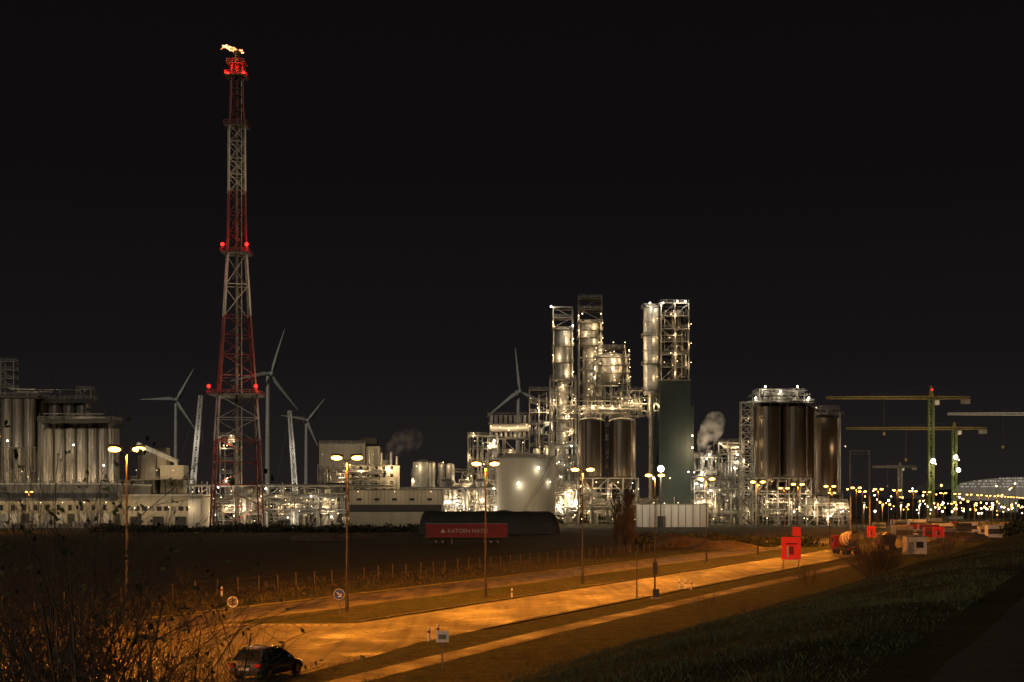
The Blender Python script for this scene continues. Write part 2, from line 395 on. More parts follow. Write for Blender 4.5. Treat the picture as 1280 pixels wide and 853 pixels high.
# ---------------------------------------------------------------- flare stack
def flare():
    d=472.; mb=MB(); X=sx(296,d); Z=lambda e:sz(e,d); s=d/F
    prof=[(664,38,-1),(606,35,'red_paint'),(550,32,'red_paint'),(497,28,'tower_white'),(445,23.5,'red_paint'),(396,19.5,'red_paint'),(357,17,'tower_white'),(318,14,'tower_white'),
          (292,13.3,'red_paint'),(267,12.8,'red_paint'),(241,12.5,'red_paint'),(220,12.3,'tower_white'),(200,12.2,'tower_white'),(179,12,'tower_white'),(159,12,'tower_white'),(140,9.5,'red_paint'),(120,9,'red_paint'),(98,8.5,'red_paint'),(78,8,'red_paint')]
    rot=.28; kk=2/(math.cos(rot)+math.sin(rot))
    for (e0,w0,_),(e1,w1,m) in zip(prof,prof[1:]):
        a=Z(e0) if e0!=664 else 0
        n=2 if e1>=396 else 1
        truss(mb,(X,d,a),(X,d,Z(e1)),w0*s*kk,w1*s*kk,n,m,.5 if e1>300 else .42,rot,x=False if e1>300 else True,tb=.24 if e1>300 else .17)
    mb.cyl((X,d,0),(X,d,Z(70)),.6,.5,12,'galv'); mb.cyl((X+1.6,d,0),(X+1.6,d,Z(82)),.2,.2,8,'pipe')
    mb.cyl((X,d,Z(72)),(X,d,Z(64)),.9,1.1,12,'dark_steel')
    for e,w in((495,31),(318,17),(159,14),(97,13),(82,11)):
        z=Z(e); h=w*s; mb.box(X-h,X+h,d-h,d+h,z,z+.25,'dark_steel'); rail(mb,X-h,X+h,d-h,d+h,z+.25,'red_paint',.2)
    for z in np.arange(2,Z(90),9): mb.strut((X-1.2,d-1,z),(X+1.2,d-1,z+4.5),.16,'galv')
    for e,w in((489,29),(312,15)):
        for q in(-1,1):
            mb.ball((X+q*w*s,d-w*s,Z(e)+1),.6,'bulb_red',10); mb.lamp((X+q*(w*s+1.3),d-w*s-1.2,Z(e)+1),900,RED,.3)
    for q in(-1,1): mb.ball((X+q*10*s,d-8*s,Z(94)),.6,'bulb_red',10); mb.lamp((X+q*12*s,d-12*s,Z(94)),1200,RED,.3)
    mb.lamp((X,d-4,Z(86)),900,RED,.2)
    mb.lamp((X-5,d-9,Z(60)),2200,(1,.45,.12),.09)
    for e in(470,360,215): mb.lamp((X+4,d-16,Z(e)),1700,WARM,.05)  # unseen lamps added in front to brighten the tower's white sections
    for e in(640,600,560): mb.lamp((X+R(-4,4),d-9,Z(e)),900,WARM,.2)
    o=mb.obj('flare_stack')
    f=MB(); vs=[];fs=[];n=12;k=20
    tip=Vector((X,d,Z(65)))
    for j in range(k+1):
        t=j/k; c=tip+Vector((-t*5.2-.3*math.sin(t*9),0,1.2*math.sin(t*2.6)+.35*math.sin(t*11)+t*.5)); r=(.72*math.sin(math.pi*min(1,(t*.86+.14)))**.7+.04)*(1-.35*t)
        for i in range(n):
            a=2*math.pi*i/n; q=r*(1+.6*noise.noise(Vector((t*9,math.cos(a)*1.5,math.sin(a)*1.5))))
            vs.append(c+Vector((math.cos(a)*q*.5,math.sin(a)*q,math.cos(a)*q)))
    for j in range(k):
        for i in range(n): fs.append((j*n+i,j*n+(i+1)%n,(j+1)*n+(i+1)%n,(j+1)*n+i))
    f.add(vs,fs,'flame',True)
    for c,r in(((1.3,0,.5),.42),((1.9,0,-.3),.3),((-4.6,0,2.1),.2)): f.ball(tip+Vector(c),r,'flame',8,(1.7,1,.8))
    f.obj('flame',o)
m=bpy.data.materials.new('flame'); m.use_nodes=True; nt=m.node_tree; nt.nodes.remove(nt.nodes['Principled BSDF'])
e=nt.nodes.new('ShaderNodeEmission'); nz=nt.nodes.new('ShaderNodeTexNoise'); nz.inputs['Scale'].default_value=.9; rp=nt.nodes.new('ShaderNodeValToRGB')
rp.color_ramp.elements[0].position=.38; rp.color_ramp.elements[0].color=(.8,.14,.015,1); rp.color_ramp.elements[1].position=.6; rp.color_ramp.elements[1].color=(1,.6,.28,1)
tc=nt.nodes.new('ShaderNodeTexCoord'); nt.links.new(tc.outputs['Object'],nz.inputs[0]); nt.links.new(nz.outputs[0],rp.inputs[0]); nt.links.new(rp.outputs[0],e.inputs[0]); e.inputs[1].default_value=3
nt.links.new(e.outputs[0],nt.nodes['Material Output'].inputs[0]); MATS['flame']=m
flare()

# ---------------------------------------------------------------- wind turbines
def turbine(b,e,d,Rr,angs,yaw):
    X=sx(b,d); Z=sz(e,d); mb=MB()
    mb.cyl((X,d,0),(X,d,Z-1.5),3.0,1.7,20,'white_metal')
    cy,sy=math.cos(yaw),math.sin(yaw); fw=Vector((sy,-cy,0)); rt=Vector((cy,sy,0)); H=Vector((X,d,Z))
    mb.cyl(H-fw*7,H+fw*4,2.1,1.9,12,'white_metal'); hub=H+fw*5.5; mb.ball(hub,2.3,'white_metal',12)
    for a in angs:
        a=math.radians(a); dr=rt*math.cos(a)+Vector((0,0,math.sin(a))); ch=dr.cross(fw)
        st=[(0,.9,.9),(.06,1.2,1.0),(.18,2.5,.6),(.4,1.9,.4),(.7,1.2,.25),(.93,.7,.15),(1,.15,.05)]
        vs=[];fs=[]
        for t,c,th in st:
            p=hub+dr*(t*Rr)+fw*(t*t*1.5)
            vs+=[p-ch*c*.7,p-fw*th,p+ch*c*1.3,p+fw*th]
        for j in range(len(st)-1):
            for i in range(4): fs.append((j*4+i,j*4+(i+1)%4,j*4+4+(i+1)%4,j*4+4+i))
        fs.append((len(vs)-4,len(vs)-3,len(vs)-2,len(vs)-1)); mb.add(vs,fs,'white_metal',True)
    mb.obj('wind_turbine')
turbine(220,500,1600,40,(62,182,-58),.35)
turbine(335,468,1300,45,(72,192,-48),.75)
turbine(383,526,1700,34,(52,172,-68),.45)
turbine(648,490,1500,46,(97,217,-23),.3)

# ---------------------------------------------------------------- cranes
def crawler(b0,e0,b1,e1,d):
    mb=MB(); a=(sx(b0,d),d,4); t=(sx(b1,d),d,sz(e1,d)); x=a[0]
    mb.box(x-5,x+3,d-2.5,d+2.5,1.6,4.5,'crane_yellow'); mb.box(x-5,x+4,d-4,d-2.6,.2,1.6,'dark_steel'); mb.box(x-5,x+4,d+2.6,d+4,.2,1.6,'dark_steel')
    truss(mb,a,t,2.6,1.6,22,'white_metal',.42,x=False,tb=.3)
    mb.strut(t,(x-12,d,14),.12,'dark_steel'); mb.strut((x-12,d,14),(x-3,d,4),.5,'crane_yellow'); mb.strut(t,(t[0]+1,d,t[2]-25),.12,'dark_steel')
    for f in(.25,.6): mb.lamp((a[0]+(t[0]-a[0])*f+3,d-9,a[2]+(t[2]-a[2])*f),1900,WHITE,.05)
    mb.obj('crawler_crane')
crawler(238,604,251,495,760); crawler(371,606,362,514,780)
def tower_crane(b,etop,ej,bl,br,d,mast='crane_green',jib='crane_yellow',lit=1.,apex=True):
    mb=MB(); X=sx(b,d); zj=sz(ej,d); s=1 if d<1000 else 1.4
    mb.box(X-4,X+4,d-4,d+4,0,1.5,'concrete')
    truss(mb,(X,d,1.5),(X,d,zj),2.2*s,2.2*s,int(zj/3),mast,.36*s,tb=.2*s)
    x0,x1=sx(bl,d),sx(br,d)
    for xa in(x0,x1):
        n=max(3,int(abs(xa-X)/3.2)); truss(mb,(X,d,zj+1),(xa,d,zj+1),1.5*s,1.0*s,n,jib,.26*s,tb=.17*s)
    if apex:
        zt=sz(etop,d); truss(mb,(X,d,zj+1),(X,d,zt),1.8*s,.5*s,4,jib,.3*s)
        mb.strut((X,d,zt),(X+(x0-X)*.6,d,zj+2),.12*s,'dark_steel'); mb.strut((X,d,zt),(X+(x1-X)*.85,d,zj+2),.12*s,'dark_steel')
    sh=x1 if abs(x1-X)<abs(x0-X) else x0; q=1 if sh>X else -1
    mb.box(min(sh,sh-q*4),max(sh,sh-q*4),d-1.2,d+1.2,zj-2,zj+.2,'concrete'); mb.box(X+1.3,X+3.2,d-3,d-1,zj-2.6,zj-.4,'white_metal')
    lg=x0 if sh==x1 else x1; tx=X+(lg-X)*.45; mb.strut((tx,d,zj),(tx,d,zj-16),.12,'dark_steel'); mb.box(tx-.5,tx+.5,d-.5,d+.5,zj-17.5,zj-16,'crane_yellow')
    if lit:
        mb.lamp((X+4,d-14,zj*.8),1900*lit,WARM,.05); mb.lamp((X-3,d-14,zj*.35),2600*lit,(.95,.95,.5),.05)
        mb.lamp((X+(lg-X)*.4,d-14,zj-6),2000*lit,WARM,.05)
        mb.lamp((X+(lg-X)*.75,d-14,zj-6),1200*lit,WARM,.05)
    return mb
m1=tower_crane(1164,483,500,1033,1212,700); X=sx(1164,700)
m1.ball((X-.5,695,sz(577,700)),1.2,'bulb_white',10); m1.lamp((X,692,sz(583,700)),3300,WARM,.45)
m1.ball((X-.3,697,sz(488,700)),.4,'bulb_red',8)
m1.obj('tower_crane')
m2=tower_crane(1193,528,538,1058,1233,800); X=sx(1193,800)
for e in(572,588): m2.ball((X+(e-580)*.1,795,sz(e,800)),1.2,'bulb_white',10)
m2.lamp((X,792,sz(578,800)),4200,WARM,.6)
m2.obj('tower_crane')
tower_crane(1310,508,520,1185,1345,760,'galv','white_metal',.5).obj('tower_crane')
tower_crane(1125,578,585,1090,1146,1300,'galv','galv').obj('tower_crane')

# ---------------------------------------------------------------- left silo complex
def silo(mb,x,y,z0,z1,r,m,n=40,cone=True,rib=.02,top=True):
    if cone: mb.cyl((x,y,z0-r*1.1),(x,y,z0),r*.25,r,n,m)
    mb.cyl((x,y,z0),(x,y,z1),r,r,n,m,True,rib)
    if top: mb.cyl((x,y,z1),(x,y,z1+r*.28),r*1.01,r*.25,n,m)
    k=int((z1-z0)/6)
    for i in range(1,k): 
        z=z0+(z1-z0)*i/k; mb.cyl((x,y,z-.06),(x,y,z+.06),r*1.012,None,n,m)
def left_silos():
    d=590; mb=MB(); Z=lambda e:sz(e,d)
    for i,b in enumerate((-34,-19,-5,9,23,37)): silo(mb,sx(b,d),d,14,Z(499),2.4,'grey_silo',28,cone=False,rib=.05)
    for i,b in enumerate((-25,-5,14,33,52,70,88,104)): silo(mb,sx(b,d+8),d+8,14,Z(494 if b<50 else 500),2.9,'grey_silo',28,cone=False,rib=.05)
    for b in(61,75,89,103,117,130,142): silo(mb,sx(b,d-4),d-4,12,Z(537),2.3,'grey_silo',28,cone=False,rib=.05)
    for b in(56,74,94,114,132): silo(mb,sx(b,d+2),d+2,12,Z(524),3.0,'grey_silo',28,cone=False,rib=.05)
    x0,x1=sx(-40,d),sx(112,d)
    mb.box(x0,sx(49,d),d-2,d+11,Z(498),Z(495),'dark_steel'); rail(mb,x0,sx(50,d),d-3,d+11,Z(495),'galv',.2)
    mb.box(sx(50,d),x1,d+3,d+11,Z(503),Z(498),'dark_clad'); rail(mb,sx(50,d),x1,d+3,d+11,Z(498),'galv',.2)
    rail(mb,sx(54,d),sx(149,d),d-7,d+4,Z(526),'galv',.2); mb.box(sx(54,d),sx(149,d),d-7,d+4,Z(530),Z(526),'dark_clad')
    frame(mb,sx(1,d),sx(17,d),d,d+5,Z(495),Z(452),4,'galv',.35,1,1)
    frame(mb,sx(92,d),sx(110,d),d+4,d+9,Z(498),Z(486),4,'galv',.3,1,1)
    frame(mb,x0,sx(50,d),d-6,d-3,12,Z(560),8,'dark_steel',.3,6,1,floor=False)
    mb.strut((sx(108,d),d,Z(512)),(sx(132,d),d,Z(516)),1.5,'dark_clad'); mb.strut((sx(112,d),d,Z(530)),(sx(130,d),d,Z(512)),.6,'dark_steel')
    pipes(mb,x0,x1,d-3,d-1,Z(496),Z(486),14,r=(.1,.3)); pipes(mb,sx(55,d),sx(145,d),d-7.5,d-6.5,Z(525),Z(518),8,r=(.1,.25))
    for b in(-20,25,68,105,135): mb.lamp((sx(b,d),d-14,Z(600)),2200,WARM,.05)
    for b in(0,40,80,120): mb.lamp((sx(b,d),d-22,Z(560)),1900,WARM,.05)
    for b,e in((22,555),(103,560),(140,585)): mb.lamp((sx(b,d),d-12,Z(e)),500,WHITE,.35)
    bulbs(mb,x0,sx(145,d),d-9,Z(600),Z(590),8)
    mb.obj('silo_building')
left_silos()
def left_warehouse():
    d=500; mb=MB(); Z=lambda e:sz(e,d); x0,x1=sx(-70,d),sx(147,d)
    mb.box(x0,x1,d,d+45,Z(624),Z(606),'concrete'); mb.box(x0-.5,x1+.5,d-.6,d+45.5,Z(606),Z(604),'white_paint')
    mb.box(x0,x1,d-5,d+.0-.02,Z(624)-.7,Z(624)+.3,'dark_steel')
    mb.box(x0,x1,d+6,d+40,0,Z(624)-.01,'beige_wall')
    n=15
    for i in range(n+1):
        x=x0+(x1-x0)*i/n; mb.strut((x,d-4.5,0),(x,d-4.5,Z(624)-.7),.45,'concrete')
        if i<n:
            w=(x1-x0)/n; mb.box(x+.8,x+w-.8,d+5.8,d+5.97,.2,5,('lit_dim','white_paint','dark_clad','white_paint')[i%4]); mb.box(x+1.2,x+w*.6,d+5.5,d+5.78,6.2,8.2,'window_dark')
    for i in range(8): mb.lamp((x0+(x1-x0)*(i+.5)/8,d-1,8.6),420,WARM,.2)
    for i in range(5): mb.lamp((x0+(x1-x0)*(i+.5)/5,d-9,9),650,WARM,.06)
    for i in range(10): mb.strut((x0+(x1-x0)*i/10,d-.66,Z(623)),(x0+(x1-x0)*i/10,d-.66,Z(607)),.12,'dark_steel')
    for i in range(14):
        x=R(x0,x1); c=random.choice(('dark_clad','white_paint','galv')); mb.box(x,x+R(3,6),d-9,d-7,.3,R(1.3,2.6),c)
    rail(mb,x0,x1,d,d+44,Z(604),'galv',.15)
    o=mb.obj('warehouse')
    cu=bpy.data.curves.new('wall_lettering','FONT'); cu.body='KATOEN NATIE'; cu.size=3.0; cu.extrude=.05; cu.align_x='RIGHT'; cu.materials.append(MATS['dark_clad'])
    t=bpy.data.objects.new('wall_lettering',cu); scene.collection.objects.link(t); t.parent=o; t.location=Vector((sx(10,d),d-.72,Z(617)))-o.location; t.rotation_euler=(math.pi/2,0,0)
left_warehouse()
def beige():
    d=505; mb=MB(); Z=lambda e:sz(e,d); x0,x1=sx(152,d),sx(252,d)
    mb.box(x0,x1,d,d+20,0,Z(620),'beige_wall'); mb.box(x0-.4,x1+.4,d-.4,d+20.4,Z(620),Z(618),'white_paint')
    mb.box(sx(236,d),sx(252,d)-.1,d-1,d-.01,0,Z(623),'white_paint')
    for i in range(9):
        x=x0+2+(x1-x0-5)*i/9; mb.box(x,x+1.8,d-.08,d-.01,6,7.6,'window_dark' if i%3 else 'lit_dim')
    for i in range(3): mb.box(x0+3+i*8,x0+7+i*8,d-.09,d-.01,.1,4,'dark_clad')
    for i in range(4): mb.lamp((x0+(x1-x0)*(i+.5)/4,d-4,7),320,WARM,.18)
    mb.obj('office_building')
beige()
def conveyor():
    d=640; mb=MB(); Z=lambda e:sz(e,d)
    silo(mb,sx(186,d),d,0,Z(566),5.5,'grey_silo',32,False)
    mb.box(sx(203,d),sx(232,d),d-4,d+6,0,Z(582),'cream_paint'); mb.box(sx(195,d),sx(210,d),d-3,d+4,Z(586),Z(560),'beige_wall')
    for q in(0,1): mb.strut((sx(176,d),d-6,Z(556)),(sx(226,d),d-6,Z(578)),2.0-q,'white_paint')
    frame(mb,sx(170,d),sx(240,d),d-8,d+6,0,Z(600),6,'galv',.5,5,1)
    for b in(180,205,225): mb.lamp((sx(b,d),d-13,Z(590)),900,WARM,.2)
    mb.lamp((sx(179,d),d-11,Z(564)),500,WHITE,.5)
    mb.obj('conveyor_house')
conveyor()

# ---------------------------------------------------------------- long pipe rack & yards
def rack(b0,b1,e,d,lampn,name='pipe_rack',clutter=1.):
    mb=MB(); x0,x1=sx(b0,d),sx(b1,d); z=sz(e,d)
    frame(mb,x0,x1,d,d+9,0,z,z/2.5,'galv',.5,max(2,int((x1-x0)/9)),1,floor=False,br=.35)
    for lev in(z*.55,z):
        for i in range(6): mb.cyl((x0,d+.8+i*1.4,lev+.5),(x1,d+.8+i*1.4,lev+.5),R(.15,.4),None,8,'pipe')
    pipes(mb,x0,x1,d-2,d+8,.5,z+2,int((x1-x0)*.5*clutter),r=(.1,.3))
    for i in range(int((x1-x0)/11*clutter)):
        x=R(x0,x1); r=R(.8,1.8)
        if random.random()<.5: vessel(mb,x,d-4,0,R(4,z),r,'vessel',12)
        else: mb.cyl((x-3,d-4,2.5),(x+3,d-4,2.5),r*.8,None,12,'vessel'); mb.box(x-2.2,x-1.6,d-4.6,d-3.4,0,2,'concrete'); mb.box(x+1.6,x+2.2,d-4.6,d-3.4,0,2,'concrete')
    for i in range(lampn): mb.lamp((x0+(x1-x0)*(i+R(.2,.8))/lampn,d-R(3,8),R(2.5,z)),R(500,1100),random.choice((WARM,WARM,WHITE)),R(.16,.36))
    bulbs(mb,x0,x1,d-1,2,z,int((x1-x0)*.3),dy=1)
    mb.obj(name)
rack(232,440,608,560,11); rack(500,630,612,540,8); rack(690,1060,626,600,14,clutter=.6); rack(330,430,622,500,4)

def blocks():
    d=690; mb=MB(); Z=lambda e:sz(e,d)
    mb.box(sx(399,d),sx(456,d),d,d+18,0,Z(556),'concrete'); mb.box(sx(398.5,d),sx(456.5,d),d-.3,d+18.3,Z(556),Z(554.5),'galv')
    mb.box(sx(456.6,d),sx(474,d),d+2,d+16,0,Z(558),'beige_wall'); mb.box(sx(448,d),sx(470,d),d+4,d+12,Z(554.4),Z(547),'dark_clad')
    mb.box(sx(474.1,d),sx(486,d),d+3,d+15,0,Z(575),'concrete'); mb.box(sx(440,d),sx(502,d),d-12,d-1,0,Z(583),'beige_wall')
    for i in range(12): x=sx(402+i*4.5,d); mb.strut((x,d-.1,Z(600)),(x,d-.1,Z(558)),.3,'concrete')
    for k in range(4):
        for i in range(6): x=sx(443+i*9.5,d); mb.box(x,x+1.4,d-12.1,d-12.01,Z(588+k*9),Z(588+k*9)+1.6,'window_dark' if R(0,1)<.7 else 'lit_dim')
    for b in(463,478,490,497): mb.cyl((sx(b,d),d-5,Z(583)),(sx(b,d),d-5,Z(R(560,572))),.7,.6,8,'steel')
    rail(mb,sx(399,d),sx(456,d),d,d+18,Z(554.5),'galv',.2)
    pipes(mb,sx(400,d),sx(500,d),d-14,d-12.5,Z(610),Z(580),22)
    frame(mb,sx(400,d),sx(440,d),d-8,d-2,0,Z(585),7,'galv',.35,4,1,br=.4)
    for b,e,p in((408,570,900),(440,578,900),(470,570,900),(488,588,1100),(455,590,1000),(430,596,1400)): mb.lamp((sx(b,d),d-14,Z(e)),p,WARM,.12)
    mb.obj('concrete_plant_building')
    d=480; mb=MB(); Z=lambda e:sz(e,d)
    mb.box(sx(437,d),sx(552,d),d,d+16,0,Z(613),'beige_wall'); mb.box(sx(436,d),sx(553,d),d-.4,d+16.4,Z(613),Z(612),'dark_steel')
    mb.box(sx(437.1,d),sx(551.9,d),d-.1,d-.01,Z(640),Z(631),'dark_clad')
    for i in range(22): x=sx(440+i*5.1,d); mb.strut((x,d-.05,Z(630)),(x,d-.05,Z(613.2)),.12,'galv')
    for i in range(5): x=sx(446+i*22,d); mb.box(x,x+1.6,d-.12,d-.02,Z(626),Z(623),'window_dark')
    for b in(450,495,540): mb.lamp((sx(b,d),d-6,Z(616)),380,WARM,.14)
    mb.obj('flat_roof_building')
    d=520; mb=MB(); Z=lambda e:sz(e,d)
    mb.box(sx(800,d),sx(885,d),d,d+14,0,Z(631),'white_paint')
    for i in range(9): x=sx(803+i*9,d); mb.strut((x,d-.1,0),(x,d-.1,Z(631)),.25,'galv')
    mb.box(sx(799,d),sx(886,d),d-.4,d+14.4,Z(631),Z(630),'galv')
    mb.box(sx(822,d),sx(832,d),d-.16,d-.02,0,4,'dark_clad')
    for b in(815,845,875): mb.lamp((sx(b,d),d-7,8.5),350,WARM,.2)
    mb.obj('storage_shed')
    d=505; mb=MB(); x=sx(826,d); mb.cyl((x,d,0),(x,d,sz(590,d)),.25,.15,8,'lamp_pole'); mb.box(x-1.1,x+1.1,d-.2,d+.2,sz(590,d),sz(590,d)+.3,'dark_steel')
    mb.ball((x,d-.4,sz(588,d)+.5),1.15,'bulb_white',12); mb.ball((x-2.4,d-.4,sz(598,d)),.5,'bulb_white',10); mb.lamp((x,d-2,sz(596,d)),3500,WHITE,.3); mb.obj('floodlight_mast')
blocks()
def drum_tank():
    y=600; mb=MB(); X=sx(528,y)
    silo(mb,X,y,0,sz(578,y),4,'vessel',24,False,0)
    for b in(540,552,563): vessel(mb,sx(b,y),y+R(-3,3),0,sz(R(570,585),y),R(1.4,2.4))
    mb.lamp((X-2,y-7,sz(585,y)),600,WARM,.25); mb.lamp((X+9,y-6,sz(580,y)),600,WARM,.25)
    mb.obj('process_drum')
drum_tank()
def big_tank():
    d=520; mb=MB(); Z=lambda e:sz(e,d); X=sx(658,d); r=37.5*d/F
    mb.cyl((X,d+r,0),(X,d+r,Z(573)),r,r,96,'cream_paint',False); mb.dome((X,d+r,Z(573)),r*1.005,2.2,96,'cream_paint',6)
    for e in(632,615,600,586,574): mb.cyl((X,d+r,Z(e)-.08),(X,d+r,Z(e)+.08),r*1.004,None,96,'cream_paint',False)
    for i in range(48):
        a=2*math.pi*i/48; p=(X+r*math.cos(a),d+r+r*math.sin(a)); mb.strut((*p,Z(573)),(*p,Z(573)+1.2),.12,'galv'); b=2*math.pi*(i+1)/48
        mb.strut((*p,Z(573)+1.2),(X+r*math.cos(b),d+r+r*math.sin(b),Z(573)+1.2),.12,'galv')
    pts=[]
    for i in range(24):
        a=math.radians(262+i*2.9); pts.append(Vector((X+(r+.6)*math.cos(a),d+r+(r+.6)*math.sin(a),Z(640)+(Z(573)-Z(640))*i/23)))
    for a,b in zip(pts,pts[1:]): mb.strut(a,b,.3,'cream_paint'); mb.strut(a+Vector((0,0,1.1)),b+Vector((0,0,1.1)),.1,'galv')
    def wall_lamp(b,e,p,rad):
        x=sx(b,d); yy=d+r-math.sqrt(max(0,r*r-(x-X)**2))-1.6; mb.lamp((x,yy,Z(e)),p,WHITE,rad)
    wall_lamp(648,608,170,.5); wall_lamp(673,588,130,.4); wall_lamp(688,604,70,.2)
    for b,e,p in((640,632,500),(672,628,600),(652,600,700)): mb.lamp((sx(b,d),d-13,Z(e)),p,WARM,.08)  # unseen fill lamps added out front to smooth the light on the tank
    mb.obj('storage_tank')
big_tank()

# ---------------------------------------------------------------- main process plant
def column_tower(b0,b1,etop,ebase,d,rb,capdark=False,cylrange=None):
    mb=MB(); Z=lambda e:sz(e,d); x0,x1=sx(b0,d),sx(b1,d); xc=(x0+x1)/2; w=(x1-x0)
    frame(mb,x0,x1,d,d+w,0,Z(cylrange[1]),5.5,'galv',.5,1,1,br=.9)
    r=rb; vessel(mb,xc,d+w/2,Z(cylrange[1]),Z(cylrange[0]),r,'vessel',20)
    vessel(mb,xc,d+w/2,4,Z(cylrange[1])-1,r*.75,'vessel',16)
    frame(mb,xc-r*1.25,xc+r*1.25,d+w/2-r*1.2,d+w/2+r*1.2,Z(cylrange[0])+r*.3,Z(etop),4,'dark_steel' if capdark else 'galv',.35,1,1,br=1)
    k=3
    for i in range(k+1):
        z=Z(cylrange[1])+(Z(cylrange[0])-Z(cylrange[1]))*i/k
        mb.box(xc-r*1.35,xc+r*1.35,d+w/2-r*1.35,d+w/2+r*1.35,z,z+.15,'dark_steel'); rail(mb,xc-r*1.35,xc+r*1.35,d+w/2-r*1.35,d+w/2+r*1.35,z+.15)
        mb.lamp((xc+(-1)**i*r*1.3,d+w/2-r*1.6,z+2.5),900,WARM,.3)
    for q in(-1.2,1.2): mb.cyl((xc+q*r,d+w/2-r*.6,3),(xc+q*r,d+w/2-r*.6,Z(cylrange[0])),.35,None,8,'pipe')
    pipes(mb,x0,x1,d-.8,d+w,2,Z(cylrange[1]),26)
    n=9
    for i in range(n): mb.lamp((R(x0,x1),d-R(.8,1.8),3+(Z(cylrange[1])-3)*(i+.5)/n),R(500,1000),random.choice((WARM,WARM,WHITE)),R(.22,.38))
    bulbs(mb,x0,x1,d-.8,4,Z(cylrange[1]),20,'bulb_warm'); return mb,xc,Z
mb,xc,Z=column_tower(688,720,384,640,600,3.3,cylrange=(412,474))
mb.strut((xc-5.5,600,Z(384)),(xc+4,600,Z(384)),.5,'steel'); mb.lamp((xc-5.2,598,Z(386)),900,WHITE,.35); mb.lamp((xc+4,598,Z(410)),800,WHITE,.35)
mb.obj('distillation_column')
mb,xc,Z=column_tower(724,752,373,640,618,4.0,capdark=True,cylrange=(404,432))
mb.lamp((xc-4,608,Z(398)),900,WARM,.35); mb.lamp((xc+4,608,Z(398)),900,WARM,.35); mb.obj('distillation_column')
def reactor_block():
    d=600; mb=MB(); Z=lambda e:sz(e,d); x0,x1=sx(744,d),sx(788,d); xc=sx(766,d)
    frame(mb,x0,x1,d+4,d+16,0,Z(478),6,'galv',.5,2,1,br=.6)
    mb.cyl((xc,d+10,Z(478)),(xc,d+10,Z(466)),2.5,6.1,24,'vessel'); mb.cyl((xc,d+10,Z(466)),(xc,d+10,Z(446)),6.1,6.1,24,'vessel'); mb.dome((xc,d+10,Z(446)),6.1,3,24,'vessel')
    for e,h in((478,7.6),(466,7.4),(456,7.3),(446,7.2),(434,5.5)):
        z=Z(e); mb.box(xc-h,xc+h,d+10-h,d+10+h,z,z+.15,'dark_steel'); rail(mb,xc-h,xc+h,d+10-h,d+10+h,z+.15)
        for q in(-1,.1,1): mb.lamp((xc+q*h,d+9.5-h,z+2.0),480,WARM,.24)
    for qx in(-1,1):
        for qy in(-1,1): mb.strut((xc+qx*7.1,d+10+qy*7.1,Z(478)),(xc+qx*5.4,d+10+qy*5.4,Z(432)),.4,'galv')
    pipes(mb,x0,x1,d+1,d+14,Z(520),Z(440),30)
    frame(mb,sx(776,d),sx(826,d),d+6,d+14,Z(520),Z(487),5,'steel',.45,4,1,br=.6)
    pipes(mb,sx(770,d),sx(826,d),d+3,d+12,Z(520),Z(487),26)
    for i in range(7): mb.lamp((sx(775+i*8,d),d+4,Z(R(488,518))),600,WARM,.25)
    frame(mb,sx(700,d),sx(800,d),d-1,d+3.5,Z(522),Z(512),5,'galv',.4,8,1,br=.5)
    pipes(mb,sx(700,d),sx(800,d),d-2,d+3,Z(522),Z(500),24)
    for i in range(8): mb.lamp((sx(705+i*12,d),d-3,Z(R(500,516))),550,WARM,.25)
    bulbs(mb,x0,x1,d+2,Z(510),Z(436),16); mb.obj('reactor_structure')
reactor_block()
def bronze_silos():
    d=575; Z=lambda e:sz(e,d)
    mb=MB()
    for b in(740.5,779):
        x=sx(b,d); r=17.3*d/F
        mb.cyl((x,d+r,Z(596)),(x,d+r,Z(526)),r,r,48,'bronze_silo',False); mb.dome((x,d+r,Z(526)),r,1.6,48,'bronze_silo'); mb.cyl((x,d+r,Z(612)),(x,d+r,Z(596)),r*.2,r,32,'bronze_silo')
        for e in(592,570,548,528): mb.cyl((x,d+r,Z(e)-.08),(x,d+r,Z(e)+.08),r*1.01,None,48,'bronze_silo',False)
        mb.cyl((x,d+r,0),(x,d+r,Z(612)),.7,None,8,'pipe')
        for q in(-.6,.6): mb.cyl((x+q*r,d-.3,Z(596)),(x+q*r,d-.3,Z(524)),.12,None,6,'pipe')
    frame(mb,sx(722,d),sx(798,d),d,d+11,0,Z(598),6,'galv',.55,4,1,br=.5,floor=False)
    rail(mb,sx(724,d),sx(757,d),d,d+11,Z(523),'galv'); rail(mb,sx(763,d),sx(796,d),d,d+11,Z(523),'galv')
    pipes(mb,sx(722,d),sx(798,d),d-1,d+9,1,Z(600),26)
    for b in(726,745,760,772,790): mb.lamp((sx(b,d),d-2.5,Z(R(602,622))),600,WARM,.28)
    for b in(732,760,786): mb.lamp((sx(b,d),d-9,Z(592)),200,WARM,.05)
    bulbs(mb,sx(722,d),sx(798,d),d-1,2,Z(600),14); mb.obj('storage_silos')
bronze_silos()
